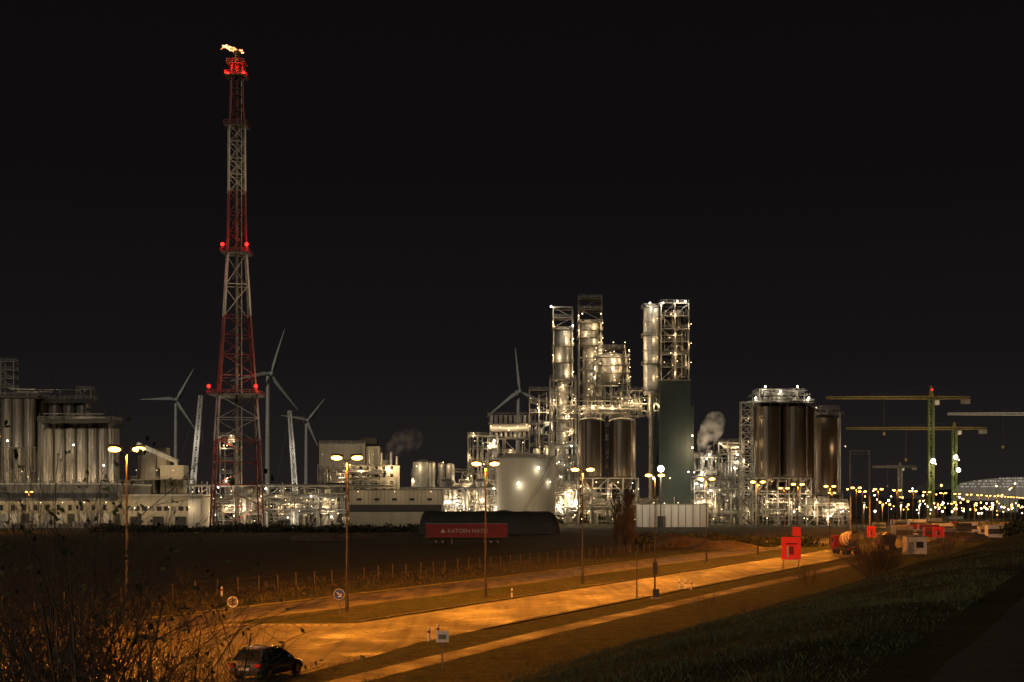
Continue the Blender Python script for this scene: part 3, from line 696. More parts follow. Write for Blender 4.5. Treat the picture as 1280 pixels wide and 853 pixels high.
def right_tower():
    d=600; mb=MB(); Z=lambda e:sz(e,d)
    x=sx(815.5,d); vessel(mb,x,d+4,Z(492),Z(384),3.4,'vessel',24); mb.cyl((x,d+4,0),(x,d+4,Z(492)),1.2,None,10,'pipe')
    for e in(384,420,455,488):
        z=Z(e); mb.box(x-4,x+4,d,d+8,z,z+.15,'dark_steel'); rail(mb,x-4,x+4,d,d+8,z+.15)
    x0,x1=sx(826.5,d),sx(861,d)
    frame(mb,x0,x1,d,d+11,Z(475),Z(379),5.2,'galv',.45,2,1,br=.8)
    vessel(mb,(x0+x1)/2+1,d+6,Z(475),Z(388),3.3,'bronze_silo',20)
    pipes(mb,x0,x1,d,d+9,Z(475),Z(382),14)
    mb.box(sx(824,d),sx(863,d),d-.5,d+13,0,Z(476),'green_clad'); mb.box(sx(863.05,d),sx(868,d),d+2,d+12,0,Z(506),'green_clad')
    for i in range(1,13): xx=sx(824+i*3,d); mb.strut((xx,d-.55,2),(xx,d-.55,Z(477)),.14,'green_clad')
    mb.box(sx(823.5,d),sx(863.5,d),d-.9,d+13.3,Z(476),Z(475),'galv')
    for b,e,p in((812,382,900),(828,382,900),(846,380,600),(856,380,700)): mb.lamp((sx(b,d),d-2,Z(e)),p,WHITE,.36)
    for i in range(7):
        mb.lamp((x1+.8 if i%2 else (x0+x1)/2,d-1.5,Z(395+i*12)),380,WARM,.24)
    for i in range(4): mb.lamp((x+2,d-2,Z(400+i*24)),320,WARM,.15)
    mb.lamp((sx(835,d),d-8,Z(600)),500,WARM,.3); mb.lamp((sx(858,d),d-7,Z(592)),350,WHITE,.25)
    for e in(545,560): mb.ball((sx(865,d),d-1.2,Z(e)),.4,'bulb_warm',6)
    bulbs(mb,x0,x1,d-.6,Z(470),Z(385),12); mb.obj('process_tower')
right_tower()
def unit(b0,b1,etop,d,depth,dz,nl,nv=4,np_=20,nx=2,pk=(.2,.38),e=(450,1050),fr='galv'):
    mb=MB(); Z=lambda q:sz(q,d); x0,x1=sx(b0,d),sx(b1,d); z1=Z(etop)
    frame(mb,x0,x1,d,d+depth,0,z1,dz,fr,.42,nx,1,br=.5)
    for i in range(nv):
        r=R(.9,min(2.6,(x1-x0)/5)); zb=R(0,z1*.6); vessel(mb,R(x0+r,x1-r),d+R(1,depth-1),zb,min(z1+3,zb+R(5,16)),r,random.choice(('vessel','steel','alu_silo')),14)
    for i in range(nv//2):
        r=R(.8,1.6); z=R(4,z1); x=R(x0+2,x1-3); mb.cyl((x,d+1,z),(min(x1,x+R(4,7)),d+1,z),r,None,12,'vessel')
    pipes(mb,x0,x1,d-1.2,d+depth*.7,1,z1+1.5,np_)
    for i in range(nl): mb.lamp((R(x0,x1),d-R(.8,3),R(3,z1+1)),R(*e),random.choice((WARM,WARM,WHITE)),R(*pk))
    bulbs(mb,x0,x1,d-1,2,z1,int(nl*1.5),dy=.6)
    return mb
unit(585,622,545,600,14,5.5,9,5,22,3).obj('process_unit')
mb=unit(612,662,548,640,12,6,6,3,18,3); d=640
mb.cyl((sx(613,d),d-1,sz(535,d)),(sx(663,d),d-1,sz(535,d)),1.8,None,20,'vessel')
for i in range(9): mb.cyl((sx(614+i*6,d),d+2,sz(546,d)),(sx(614+i*6,d),d+2,sz(519,d)),.8,None,10,'vessel')
rail(mb,sx(610,d),sx(666,d),d-5,d+6,sz(520,d)); mb.box(sx(610,d),sx(666,d),d-5,d+6,sz(530,d)-.2,sz(530,d),'dark_steel')
for i in range(5): mb.lamp((sx(614+i*11,d),d-6,sz(R(520,545),d)),500,WARM,.25)
mb.obj('process_unit')
unit(662,690,488,630,12,5,9,4,20,1).obj('process_unit')
unit(690,724,560,588,9,5,7,3,22,2).obj('process_unit')
unit(515,590,590,600,18,5,13,8,34,6,pk=(.25,.5)).obj('process_unit')
unit(545,622,612,545,12,5,10,6,30,6).obj('process_unit')
unit(694,722,615,560,12,5,6,3,16,2,pk=(.3,.5)).obj('process_unit')
unit(866,902,572,610,14,5.5,9,5,24,3).obj('process_unit')
unit(898,930,553,620,14,5,10,5,24,2).obj('process_unit')
unit(868,928,600,585,10,5,7,4,20,4,pk=(.3,.5)).obj('process_unit')
unit(1008,1062,632,560,14,5,6,4,18,4).obj('process_unit')
unit(345,396,618,600,14,5,6,5,20,5).obj('process_unit')
unit(386,420,622,540,12,5,4,4,14,3).obj('process_unit')
unit(262,330,622,520,12,5,6,4,18,4,e=(300,700)).obj('process_unit')
unit(275,296,545,640,10,6,5,2,12,1).obj('process_unit')
def right_silos():
    d=575; mb=MB(); Z=lambda e:sz(e,d); r=16*d/F
    for b,y in((962,d),(996,d),(979,d+8),(1012,d+9)):
        x=sx(b,d); silo(mb,x,y+r,Z(598),Z(508),r,'bronze_silo',44,True,.004,True)
        for q in(-.75,.1,.8): mb.cyl((x+q*r,y-.3,Z(600)),(x+q*r,y-.3,Z(503)),.18,None,6,'bronze_silo')
    x0,x1=sx(945,d),sx(1014,d)
    frame(mb,x0,x1,d,d+18,0,Z(598),6.5,'galv',.55,5,2,br=.5)
    mb.box(x0-1,x1+1,d-1,d+20,Z(504),Z(503),'dark_steel'); rail(mb,x0-1,x1+1,d-1,d+20,Z(503))
    rail(mb,x0,sx(1000,d),d,d+18,Z(494)); frame(mb,sx(948,d),sx(1006,d),d+1,d+14,Z(503),Z(490),4,'galv',.35,6,1,br=.5)
    pipes(mb,x0,x1,d-1,d+10,Z(503),Z(486),30,r=(.15,.35)); pipes(mb,x0,x1,d-1.2,d+10,1,Z(600),26)
    truss(mb,(sx(935,d),d+4,0),(sx(935,d),d+4,Z(502)),4.6,4.6,16,'galv',.35,x=False)
    for i in range(16):
        z=Z(502)*i/16; q=1 if i%2 else -1; mb.strut((sx(935,d)-q*1.8,d+2.2,z),(sx(935,d)+q*1.8,d+2.2,z+Z(502)/16),.5,'dark_steel')
        if i%3==1: mb.lamp((sx(935,d),d-1,z+2),450,WARM,.2)
    for b,e in((956,486),(996,486),(975,492),(944,500),(1010,500)): mb.lamp((sx(b,d),d-1.5,Z(e)),600,WHITE,.34)
    for i in range(7): mb.lamp((sx(948+i*10,d),d-2.5,Z(R(604,636))),600,WARM,.26)
    for b in(950,979,1008): mb.lamp((sx(b,d),d-10,Z(594)),330,WARM,.05)
    bulbs(mb,x0,x1,d-1,2,Z(600),16); mb.obj('silo_battery')
    d=610; mb=MB(); Z=lambda e:sz(e,d); r=16.5*d/F
    for b,y in((1035,d),(1046,d+12)): silo(mb,sx(b,d),y+r,Z(618),Z(522),r,'bronze_silo',44,True,.004)
    frame(mb,sx(1018,d),sx(1053,d),d,d+12,0,Z(618),6,'galv',.5,3,1,br=.5); rail(mb,sx(1016,d),sx(1054,d),d-1,d+12,Z(519))
    frame(mb,sx(1020,d),sx(1050,d),d+2,d+9,Z(519),Z(511),4,'galv',.3,2,1)
    for q in(-.9,.95): mb.cyl((sx(1035,d)+q*r,d+1,3),(sx(1035,d)+q*r,d+1,Z(515)),.25,None,6,'pipe')
    for b,e in((1018,512),(1054,560),(1022,628),(1046,630)): mb.lamp((sx(b,d),d-4,Z(e)),550,WARM,.26)
    mb.lamp((sx(1028,d),d-10,Z(605)),300,WARM,.05); mb.obj('storage_silo')
right_silos()
def gantry():
    d=430; mb=MB(); 
    for b in(1063,1087): mb.cyl((sx(b,d),d,0),(sx(b,d),d,sz(564,d)),.28,.2,8,'galv')
    mb.strut((sx(1063,d),d,sz(564,d)),(sx(1087,d),d,sz(564,d)),.35,'galv'); mb.strut((sx(1063,d),d,sz(568,d)),(sx(1087,d),d,sz(568,d)),.2,'galv')
    mb.obj('height_gantry')
gantry()
def bright_hall():
    d=1500; mb=MB(); x0,x1=sx(1192,d),sx(1420,d); n=28; vs=[];fs=[]
    for i in range(n+1):
        f=i/n; x=x0+(x1-x0)*f; zt=sz(612,d)+(sz(596,d)-sz(612,d))*math.sin(math.pi*min(1,f))**.35
        vs+=[(x,d,0),(x,d,zt),(x,d+150,zt),(x,d+150,0)]
    for i in range(n): a=i*4; fs+=[(a,a+4,a+5,a+1),(a+1,a+5,a+6,a+2),(a+2,a+6,a+7,a+3)]
    mb.add(vs,fs,'concrete')
    for i in range(n*3):
        for e in(598.5,602,605.5,609): 
            if random.random()<.75:
                f=(i+R(0,.6))/(n*3); 
                if math.sin(math.pi*f)**.35*16<612-e+.5: continue
                x=x0+(x1-x0)*f; mb.box(x,x+R(.7,1.6),d-.6,d-.1,sz(e,d),sz(e,d)+R(.5,1.1),'lit_interior')
    for i in range(6): mb.lamp((x0+(x1-x0)*(i+.5)/6,d-40,25),8000,WHITE,.1)
    mb.obj('greenhouse_hall')
bright_hall()
def horizon():
    mb=MB()
    for i in range(46):
        d=R(900,1600); b=R(-80,1400); w=R(20,70); h=R(6,15); x=sx(b,d); mb.box(x,x+w,d,d+30,0,h,random.choice(('dark_clad','dark_clad','beige_wall')))
    mb.obj('distant_sheds')
    mb=MB()
    for i in range(190):
        if i<125: b=1055+235*random.random()**.8; d=R(480,1300)
        else: b=R(0,1100); d=R(640,1200)
        h=R(4,10)
        if i<125 and i%5==0: h=R(11,18)
        x=sx(b,d); mb.strut((x,d,0),(x,d,h),.16,'lamp_pole'); mb.ball((x,d-.3,h),(R(.2,.55)**1.4*d/700+.1)*(1 if i<125 else .7),random.choice(('bulb_sodium','bulb_sodium','bulb_warm','bulb_white')),8)
    mb.obj('distant_lamp_masts')
    mb=MB()
    for i in range(9):
        b=1080+i*23; d=R(480,700); x=sx(b,d); mb.strut((x,d,0),(x,d,8),.2,'lamp_pole'); mb.box(x-.5,x+.5,d-.3,d+.3,8.9,9.1,'galv'); mb.lamp((x,d-.8,7.4),3000,random.choice((WARM,SOD,SOD)),.34)
    mb.obj('site_floodlights')
    mb=MB()
    for i in range(34):
        d=R(330,520); b=R(1090,1240); x=sx(b,d); w=R(1.5,6); h=R(1.2,3.2); mb.box(x,x+w,d,d+2.4,.1,h,random.choice(('tarp_red','cream_paint','dark_clad','galv','crane_yellow','white_paint')))
        mb.box(x+.1,x+w-.1,d-.05,d-.01,h*.3,h*.7,'dark_steel')
    mb.obj('site_containers')
horizon()

# ---------------------------------------------------------------- berm, mounds, hedges
def berm():
    d=400; mb=MB(); x0,x1=sx(520,d),sx(702,d); n=60; prof=[(0,0),(1,2.4),(1.8,4.6),(4,6.2),(8,6.4),(12,5.2),(16,0)]
    vs=[];fs=[]
    for i in range(n+1):
        f=i/n; x=x0+(x1-x0)*f; s=min(1,math.sqrt(max(0,1-(max(0,f-.9)/.1)**2)))*min(1,f/.04+.02)
        for p,h in prof: vs.append((x,d+p+.5*noise.noise(Vector((x*.3,p,2))),h*s*(1+.09*noise.noise(Vector((x*.2,p,0))))))
    k=len(prof)
    for i in range(n):
        for j in range(k-1): fs.append((i*k+j,i*k+k+j,i*k+k+j+1,i*k+j+1))
    mb.add(vs,fs,'dark_clad',True); mb.obj('earth_berm')
berm()
def leafmass(name,items,count,m='hedge_leaf',sz_=.25):
    V=[];Fc=[];k=0
    tot=sum(a*c for _,_,_,a,_,c in items)
    for (x,y,z,a,b,c) in items:
        for _ in range(int(count*a*c/tot)):
            while True:
                p=Vector((R(-1,1),R(-1,1),R(-.1,1)))
                if p.length<1: break
            q=.75+.45*noise.noise(Vector((x+p.x*3,y+p.y*3,p.z*3)))
            P=Vector((x+p.x*a*q,y+p.y*b*q,z+p.z*c*q)); s=R(.5,1.2)*sz_
            u=Vector((R(-1,1),R(-1,1),R(-1,1))).normalized()*s; v=u.orthogonal().normalized()*s*.7
            V+=[P-u,P+v,P+u,P-v]; Fc.append((k,k+1,k+2,k+3)); k+=4
    me=bpy.data.meshes.new(name); me.from_pydata(V,[],Fc); me.materials.append(MATS[m]); me.update()
    ob=bpy.data.objects.new(name,me); scene.collection.objects.link(ob)
leafmass('hedge',[(sx(b,430+R(-6,6)),430+R(-6,6),0,R(3,6),2.5,R(1.8,3.4)) for b in np.linspace(120,520,46)],9000,sz_=.5)
leafmass('shrub_mass',[(sx(b,300+R(-15,15)),300+R(-20,20),0,R(3,5),2.5,R(1.2,2.8)) for b in np.linspace(800,985,34)],8000,sz_=.4)
leafmass('dyke_shrubs',[(K*y-12+R(-4,4),y,hgt(-12,y)-.3,R(2,3.5),R(2,3.5),R(1.4,2.6)) for y in np.linspace(160,300,26)],9000,sz_=.3)
def mounds():
    mb=MB()
    for b,d,w,h in((400,330,7,1.8),(385,345,5,1.4),(440,350,6,1.2),(860,280,9,1.9),(905,270,8,1.5),(560,360,7,1.6),(840,300,8,2.2),(1205,330,8,2)):
        X=sx(b,d); n=18;k=8; vs=[];fs=[]
        for j in range(k+1):
            r=1-j/k
            for i in range(n):
                a=2*math.pi*i/n; q=r*(1+.2*noise.noise(Vector((math.cos(a)*2+b,math.sin(a)*2,j*.4)))); vs.append((X+math.cos(a)*w*q,d+math.sin(a)*w*.6*q,h*(1-r*r)*(1+.25*noise.noise(Vector((math.cos(a)*2,j,b))))-.05))
        for j in range(k):
            for i in range(n): fs.append((j*n+i,j*n+(i+1)%n,(j+1)*n+(i+1)%n,(j+1)*n+i))
        mb.add(vs,fs,'dirt')
    mb.obj('soil_heaps')
mounds()

# ---------------------------------------------------------------- field fence
def fence():
    mb=MB(); o=-85
    P=[(o+K*y+R(-.1,.1),y+R(-.2,.2)) for y in np.arange(95,420,3.2)]
    for i,(x,y) in enumerate(P):
        mb.strut((x,y,0),(x+R(-.06,.06),y,R(1.3,1.5)),.09,'wood_post')
        if i: 
            for z in(.3,.8,1.3): mb.strut((*P[i-1],z),(x,y,z),.018,'dark_steel')
    mb.obj('field_fence')
    mb=MB(); P=[(sx(b,455),455) for b in range(-20,620,5)]
    for i,(x,y) in enumerate(P):
        mb.strut((x,y,0),(x,y,2.4),.12,'galv')
        if i:
            for z in(.8,1.6,2.35): mb.strut((*P[i-1],z),(x,y,z),.05,'galv')
    mb.obj('perimeter_fence')
fence()

# ---------------------------------------------------------------- trailer
def trailer():
    d=300; mb=MB(); x0,x1=sx(532,d),sx(634,d)
    mb.box(x0,x1,d,d+2.5,1.45,4.25,'tarp_red'); mb.box(x0-.06,x1+.06,d-.04,d+2.54,4.25,4.38,'galv'); mb.box(x0-.04,x1+.04,d-.03,d+2.53,1.3,1.449,'dark_steel')
    for i in range(20): x=x0+(x1-x0)*(i+.5)/20; mb.strut((x,d-.03,1.5),(x,d-.03,4.25),.06,'tarp_red')
    for x in(x1-2,x1-3.4,x1-4.8,x0+2.2,x0+3.6):
        for y in(d+.15,d+2): mb.cyl((x,y,.52),(x,y+.35,.52),.52,None,16,'rubber'); mb.cyl((x,y-.02,.52),(x,y+.1,.52),.25,None,10,'galv')
    for x in(x0+5.5,): mb.strut((x,d+.4,0),(x,d+.4,1.3),.15,'galv'); mb.strut((x,d+2,0),(x,d+2,1.3),.15,'galv')
    mb.box(x0+.5,x1-.5,d+.9,d+1.6,1.0,1.299,'dark_steel')
    o=mb.obj('semi_trailer'); cu=bpy.data.curves.new('lettering','FONT'); cu.body='▲ KATOEN NATIE'; cu.size=1.2; cu.extrude=.01; cu.align_x='CENTER'; cu.materials.append(MATS['lettering_white'])
    t=bpy.data.objects.new('lettering',cu); scene.collection.objects.link(t); t.parent=o; t.rotation_euler=(math.pi/2,0,0); t.location=Vector(((x0+x1)/2-.5,d-.08,2.4))-o.location
trailer()

# ---------------------------------------------------------------- vehicles and signs
def car(x,y,ang,paint='car_paint',z=.012,name='parked_car'):
    mb=MB(); mb.T=Matrix.Translation((x,y,z))@Matrix.Rotation(ang,4,'Z')
    st=[(0,.72,.38,.80),(.06,.82,.30,.92),(.3,.88,.24,.98),(1.0,.90,.22,.97),(2.2,.90,.22,.94),(3.1,.89,.22,.92),(3.8,.86,.24,.80),(4.2,.76,.28,.68),(4.32,.62,.36,.58)]
    vs=[];fs=[];n=12
    for (yy,w,zb,zt) in st:
        h=zt-zb; sec=[(w*.9,zb),(w,zb+h*.2),(w,zb+h*.6),(w*.965,zb+h*.85),(w*.87,zt),(w*.4,zt+.02)]
        vs+=[(a,yy,b) for a,b in sec]+[(-a,yy,b) for a,b in sec[::-1]]
    for j in range(len(st)-1):
        for i in range(n): fs.append((j*n+i,j*n+(i+1)%n,(j+1)*n+(i+1)%n,(j+1)*n+i))
    fs+=[tuple(range(n-1,-1,-1)),tuple(range(len(vs)-n,len(vs)))]
    mb.add(vs,fs,paint,True)
    B=[(-.80,.18,.95),(.80,.18,.95),(.80,3.15,.90),(-.80,3.15,.90)]; T=[(-.60,.62,1.44),(.60,.62,1.44),(.60,2.25,1.46),(-.60,2.25,1.46)]
    mb.add(B+T,[(0,1,5,4),(1,2,6,5),(2,3,7,6),(3,0,4,7)],'window_dark')
    rs=[(.50,.60,1.455),(.62,.62,1.485),(1.4,.62,1.525),(2.15,.61,1.50),(2.3,.58,1.465)]; vs=[];fs=[]
    for yy,w,zz in rs: vs+=[(-w,yy,zz-.04),(-w*.85,yy,zz),(w*.85,yy,zz),(w,yy,zz-.04)]
    for j in range(4):
        for i in range(3): fs.append((j*4+i,j*4+i+1,j*4+5+i,j*4+4+i))
    mb.add(vs,fs,paint,True)
    for i in range(4): mb.strut(B[i],T[i],.075,paint)
    for s in(-1,1):
        mb.strut((s*.81,1.35,.95),(s*.61,1.3,1.46),.07,paint)
        mb.strut((s*.81,.75,.95),(s*.61,.8,1.46),.10,paint)
        mb.strut((s*.56,.62,1.50),(s*.56,2.2,1.53),.035,'chrome')
        for yy in(.78,3.42):
            mb.cyl((s*.72,yy,.33),(s*.915,yy,.33),.33,None,20,'rubber'); mb.cyl((s*.90,yy,.33),(s*.925,yy,.33),.21,None,14,'chrome')
            for k in range(8):
                a=math.pi*k/8; b=math.pi*(k+1)/8
                mb.strut((s*.9,yy+.38*math.cos(a),.33+.38*math.sin(a)),(s*.9,yy+.38*math.cos(b),.33+.38*math.sin(b)),.05,'dark_clad')
        mb.box(s*.96-.1,s*.96+.1,2.55,2.68,.95,1.08,paint)
        mb.box(min(s*.82,s*.58),max(s*.82,s*.58),-.03,.12,.68,.84,'tail_light')
        mb.strut((s*.905,.9,.62),(s*.905,3.1,.60),.03,'chrome')
    mb.box(-.28,.28,-.035,.02,.52,.64,'sign_white'); mb.box(-.78,.78,-.06,.15,.33,.48,'dark_clad'); mb.box(-.5,.5,-.02,.03,.84,.87,'chrome')
    mb.obj(name)
car(-12.8,68.0,-math.atan(K)+.02)

def mixer(b,d,name='concrete_mixer_truck'):
    mb=MB(); mb.T=Matrix.Translation((sx(b,d),d,.012))@Matrix.Rotation(-math.atan(K)+.5,4,'Z')
    mb.box(-1.2,1.2,0,6.6,.8,1.15,'dark_steel')
    for yy in(.9,2.3,5.4,7.3):
        for s in(-1,1): mb.cyl((s*.85,yy,.5),(s*1.2,yy,.5),.5,None,16,'rubber')
    a=Vector((0,-.2,3.1)); c=Vector((0,2.6,2.6)); e=Vector((0,5.6,2.1))
    mb.cyl(a,c,.7,1.35,20,'orange_drum'); mb.cyl(c,c.lerp(e,.45),1.35,1.3,20,'orange_drum'); mb.cyl(c.lerp(e,.45),e,1.3,.7,20,'dark_steel')
    for t in(.2,.5,.8): p=a.lerp(c,t); q=a.lerp(c,t+.1); mb.cyl(p,q,.72+.65*t,.78+.65*t,20,'sign_white')
    for s in(-1,1): mb.strut((s*.9,.4,1.1),(s*.6,.2,3.2),.15,'dark_steel'); mb.strut((s*.9,5.7,1.1),(s*.5,5.6,2.2),.2,'dark_steel')
    mb.add([(-.6,-.4,3.9),(.6,-.4,3.9),(.3,.2,3.3),(-.3,.2,3.3),(-.3,-1,1.2),(.3,-1,1.2)],[(0,1,2,3),(3,2,5,4)],'dark_steel')
    mb.box(-1.2,1.2,6.7,8.7,.6,3.1,'tarp_red'); mb.box(-1.1,1.1,8.65,8.75,1.9,2.9,'window_dark'); mb.box(-1.22,1.22,7.3,8.3,1.95,2.8,'window_dark')
    for s in(-1,1): mb.box(s*.9-.15,s*.9+.15,-.1,0,.85,1.05,'tail_light')
    mb.obj(name)
mixer(1068,236)
def dumper(b,d):
    mb=MB(); mb.T=Matrix.Translation((sx(b,d),d,.012))@Matrix.Rotation(-math.atan(K)+.3,4,'Z')
    mb.add([(-1.05,.2,1.1),(1.05,.2,1.1),(1.05,4.9,1.1),(-1.05,4.9,1.1),(-1.25,-.2,2.7),(1.25,-.2,2.7),(1.25,5,2.9),(-1.25,5,2.9)],[(0,3,2,1),(0,1,5,4),(1,2,6,5),(2,3,7,6),(3,0,4,7)],'dark_clad')
    mb.add([(-1.2,0,2.5),(1.2,0,2.5),(1.2,4.9,2.6),(-1.2,4.9,2.6),(0,2.5,3.3)],[(0,1,4),(1,2,4),(2,3,4),(3,0,4)],'dirt')
    mb.box(-1.15,1.15,5.1,6.9,.6,2.9,'tarp_red'); mb.box(-1.17,1.17,5.8,6.8,1.8,2.6,'window_dark'); mb.box(-1,1,0,5.05,.8,1.08,'dark_steel')
    for yy in(1,2.2,5.9):
        for s in(-1,1): mb.cyl((s*.85,yy,.48),(s*1.2,yy,.48),.48,None,14,'rubber')
    for s in(-1,1): mb.box(s*.9-.15,s*.9+.15,-.1,-.01,.85,1.05,'tail_light')
    mb.obj('dump_truck')
dumper(1112,262)
def cabin(b,d):
    mb=MB(); x=sx(b,d); mb.box(x-1.7,x+1.7,d,d+2.4,.15,3,'cream_paint'); mb.box(x-1.8,x+1.8,d-.1,d+2.5,3.001,3.12,'galv'); mb.box(x-.1,x+1.1,d-.05,d-.01,1.2,2.2,'window_dark'); mb.box(x-1.4,x-.5,d-.06,d-.01,.2,2.2,'concrete')
    for q in(-1.5,1.5): mb.box(x+q-.15,x+q+.15,d+.2,d+2.2,0,.149,'concrete')
    mb.obj('site_cabin')
cabin(1146,236)
def red_board(b,d,w,h,z0,extra=True):
    mb=MB(); x=sx(b,d)
    for q in(-1,1): mb.strut((x+q*w*.4,d+.1,0),(x+q*w*.4,d+.1,z0+h),.1,'galv'); mb.strut((x+q*w*.4,d+.1,z0*.8),(x+q*w*.4,d+1.3,0),.07,'galv')
    mb.box(x-w/2,x+w/2,d-.06,d+.04,z0,z0+h,'sign_red'); mb.box(x-w*.12,x+w*.12,d-.09,d-.065,z0+h*.25,z0+h*.6,'tarp_red'); mb.box(x-w*.3,x+w*.3,d-.09,d-.065,z0+h*.68,z0+h*.74,'tarp_red')
    mb.box(x-w*.22,x-w*.13,d-.088,d-.064,z0+h*.12,z0+h*.6,'lettering_white')
    mb.box(x-w*.5,x+w*.5,d-.08,d-.062,z0+.02,z0+.1,'lettering_white')
    if extra: mb.box(x+.2,x+w*.5,d-.05,d+.05,z0+h+.15,z0+h+1.3,'sign_red'); mb.strut((x+.8,d+.1,z0+h),(x+.8,d+.1,z0+h+1),.08,'galv')
    mb.obj('roadworks_board')
red_board(989,184,2.5,3.0,1.2); red_board(1173,290,2.4,2.2,1.6,False); red_board(1089,300,1.8,2.4,1.4,False)
def round_sign(b,d,z,blue=True,r=.38):
    mb=MB(); x=sx(b,d); mb.cyl((x,d,0),(x,d,z+r),.045,None,8,'galv'); mb.cyl((x,d-.05,z),(x,d-.08,z),r,None,28,'sign_white'); 
    if blue:
        mb.cyl((x,d-.082,z),(x,d-.09,z),r*.93,None,28,'sign_blue'); mb.strut((x-.17,d-.1,z+.17),(x+.14,d-.1,z-.14),.07,'sign_white'); mb.strut((x+.16,d-.1,z-.17),(x-.1,d-.1,z-.17),.06,'sign_white'); mb.strut((x+.16,d-.1,z-.17),(x+.16,d-.1,z+.08),.06,'sign_white')
    else: mb.cyl((x,d-.082,z),(x,d-.09,z),r*.8,None,28,'galv'); mb.strut((x,d-.1,z-.2),(x,d-.1,z+.2),.07,'dark_steel')
    mb.obj('traffic_sign')
round_sign(424,110,1.5,True,.42); round_sign(291,98,1.75,False,.38)
def info_sign(b,d):
    mb=MB(); x=sx(b,d); z=hgt(x-K*d,d); mb.strut((x,d,z),(x,d,z+1.9),.07,'galv'); mb.box(x-.33,x+.33,d-.06,d-.04,z+1.35,z+1.95,'sign_white'); mb.box(x-.2,x+.2,d-.07,d-.062,z+1.5,z+1.75,'galv'); mb.obj('information_sign')
info_sign(553,73.5)
def bollard(b,d,c='sign_white',h=.85):
    mb=MB(); x=sx(b,d); mb.cyl((x,d,0),(x,d,h),.09,.08,10,c); mb.dome((x,d,h),.08,.05,10,c,2); mb.cyl((x,d,h*.6),(x,d,h*.78),.094,None,10,'tarp_red'); mb.obj('bollard')
for b,d in((536,88),(547,90),(849,143),(857,142),(864,141),(277,131),(640,128)): bollard(b,d)
def pole(b,d,h,r=.06):
    mb=MB(); x=sx(b,d); mb.cyl((x,d,0),(x,d,h),r,r*.8,8,'lamp_pole'); mb.box(x-.14,x+.14,d-.1,d+.1,h-.25,h,'dark_steel'); mb.obj('marker_post')
pole(796,128,4.2)
def cabinet(b,d):
    mb=MB(); x=sx(b,d); mb.box(x-.45,x+.45,d-.3,d+.3,0,.15,'concrete'); mb.box(x-.28,x+.28,d-.2,d+.2,.15,.9,'dark_steel'); mb.strut((x-.1,d,.9),(x-.1,d,3.2),.16,'dark_steel'); mb.box(x-.3,x+.12,d-.2,d+.2,2.2,3.3,'dark_steel'); mb.obj('traffic_signal')
cabinet(820,127)

# ---------------------------------------------------------------- bare woody plants
def grow(mb,p,dr,L,r,lev,maxlev,up,spread,m='twig',kids=(3,4),leaf=0):
    seg=3; q=p.copy(); d=dr.copy(); pts=[q.copy()]
    for i in range(seg):
        d=(d+Vector((R(-1,1),R(-1,1),R(-1,1)))*.18+Vector((0,0,up*.12))).normalized(); q2=q+d*L/seg
        r0=r*(1-.6*i/seg); r1=r*(1-.6*(i+1)/seg)
        mb.cyl(q,q2,r0,r1,4 if lev else 6,m,cap=False); q=q2; pts.append(q.copy())
        if lev<maxlev:
            for _ in range(random.randint(*kids)//(2 if i==0 else 1)):
                a=R(0,6.28); o=d.orthogonal().normalized(); o=Matrix.Rotation(a,3,d)@o
                nd=(d*math.cos(spread)+o*math.sin(spread)*R(.6,1.3)+Vector((0,0,up*.3))).normalized()
                grow(mb,pts[-1].lerp(pts[-2],R(0,.9)),nd,L*R(.45,.72),r1*.62,lev+1,maxlev,up,spread,m,kids,leaf)
    if leaf and lev>=1 and random.random()<leaf:
        for _ in range(2):
            c=q+Vector((R(-1,1),R(-1,1),R(-1,1)))*.03; u=Vector((R(-1,1),R(-1,1),R(-1,1))).normalized()*.02; v=u.orthogonal().normalized()*.011
            mb.add([c-u,c+v,c+u,c-v],[(0,1,2,3)],'leaf')
def bramble():
    mb=MB()
    for i in range(112):
        y=R(6.0,11.5); b=R(-120,275) if i%3 else R(-60,180); x=(b-640)/F*y; z=hgt(x-K*y,y)-.1
        topz=CAMZ-(R(60,140)+max(0,b-110)*.5+ (40 if b<20 else 0))*y/F
        L=max(.4,(topz-z))*.95
        dr=Vector((R(-.55,.3),R(-.3,.3),1)).normalized()
        grow(mb,Vector((x,y,z)),dr,L,R(.006,.012),0,2,.15,.85,'twig',(2,4),.08)
    mb.obj('bramble_bush')
bramble()
def bush(b,d,n,L,name,m='bark',r=.03,spr=.8,ml=2,kids=(3,4)):
    mb=MB(); x=sx(b,d); z=hgt(x-K*d,d)
    for i in range(n):
        a=R(0,6.28); t=R(0,spr); grow(mb,Vector((x+math.cos(a)*.3,d+math.sin(a)*.3,z-.05)),Vector((math.cos(a)*math.sin(t),math.sin(a)*math.sin(t),math.cos(t))),L*R(.55,1),r,0,ml,.3,.5,m,kids)
    mb.obj(name)
bush(1092,122,54,4.0,'bare_shrub',r=.028,spr=1.05)
def poplar():
    mb=MB(); d=252; x=sx(778,d)
    for q in range(7):
        xx=x+R(-1.8,1.8); mb_y=d+R(-1.2,1.2)
        H=R(9,12.4); mb.cyl((xx,mb_y,0),(xx+R(-.3,.3),mb_y,H*.55),.16,.1,6,'bark'); mb.cyl((xx,mb_y,H*.5),(xx+R(-.3,.3),mb_y,H),.1,.03,6,'bark')
        for i in range(44):
            z=R(.3,H*.92); a=R(0,6.28); grow(mb,Vector((xx,mb_y,z)),Vector((math.cos(a)*.55,math.sin(a)*.55,1)).normalized(),R(1.4,3)*(1-.4*z/H),.075,1,2,.5,.5,'bark',(3,4))
    mb.obj('poplar_tree')
poplar()
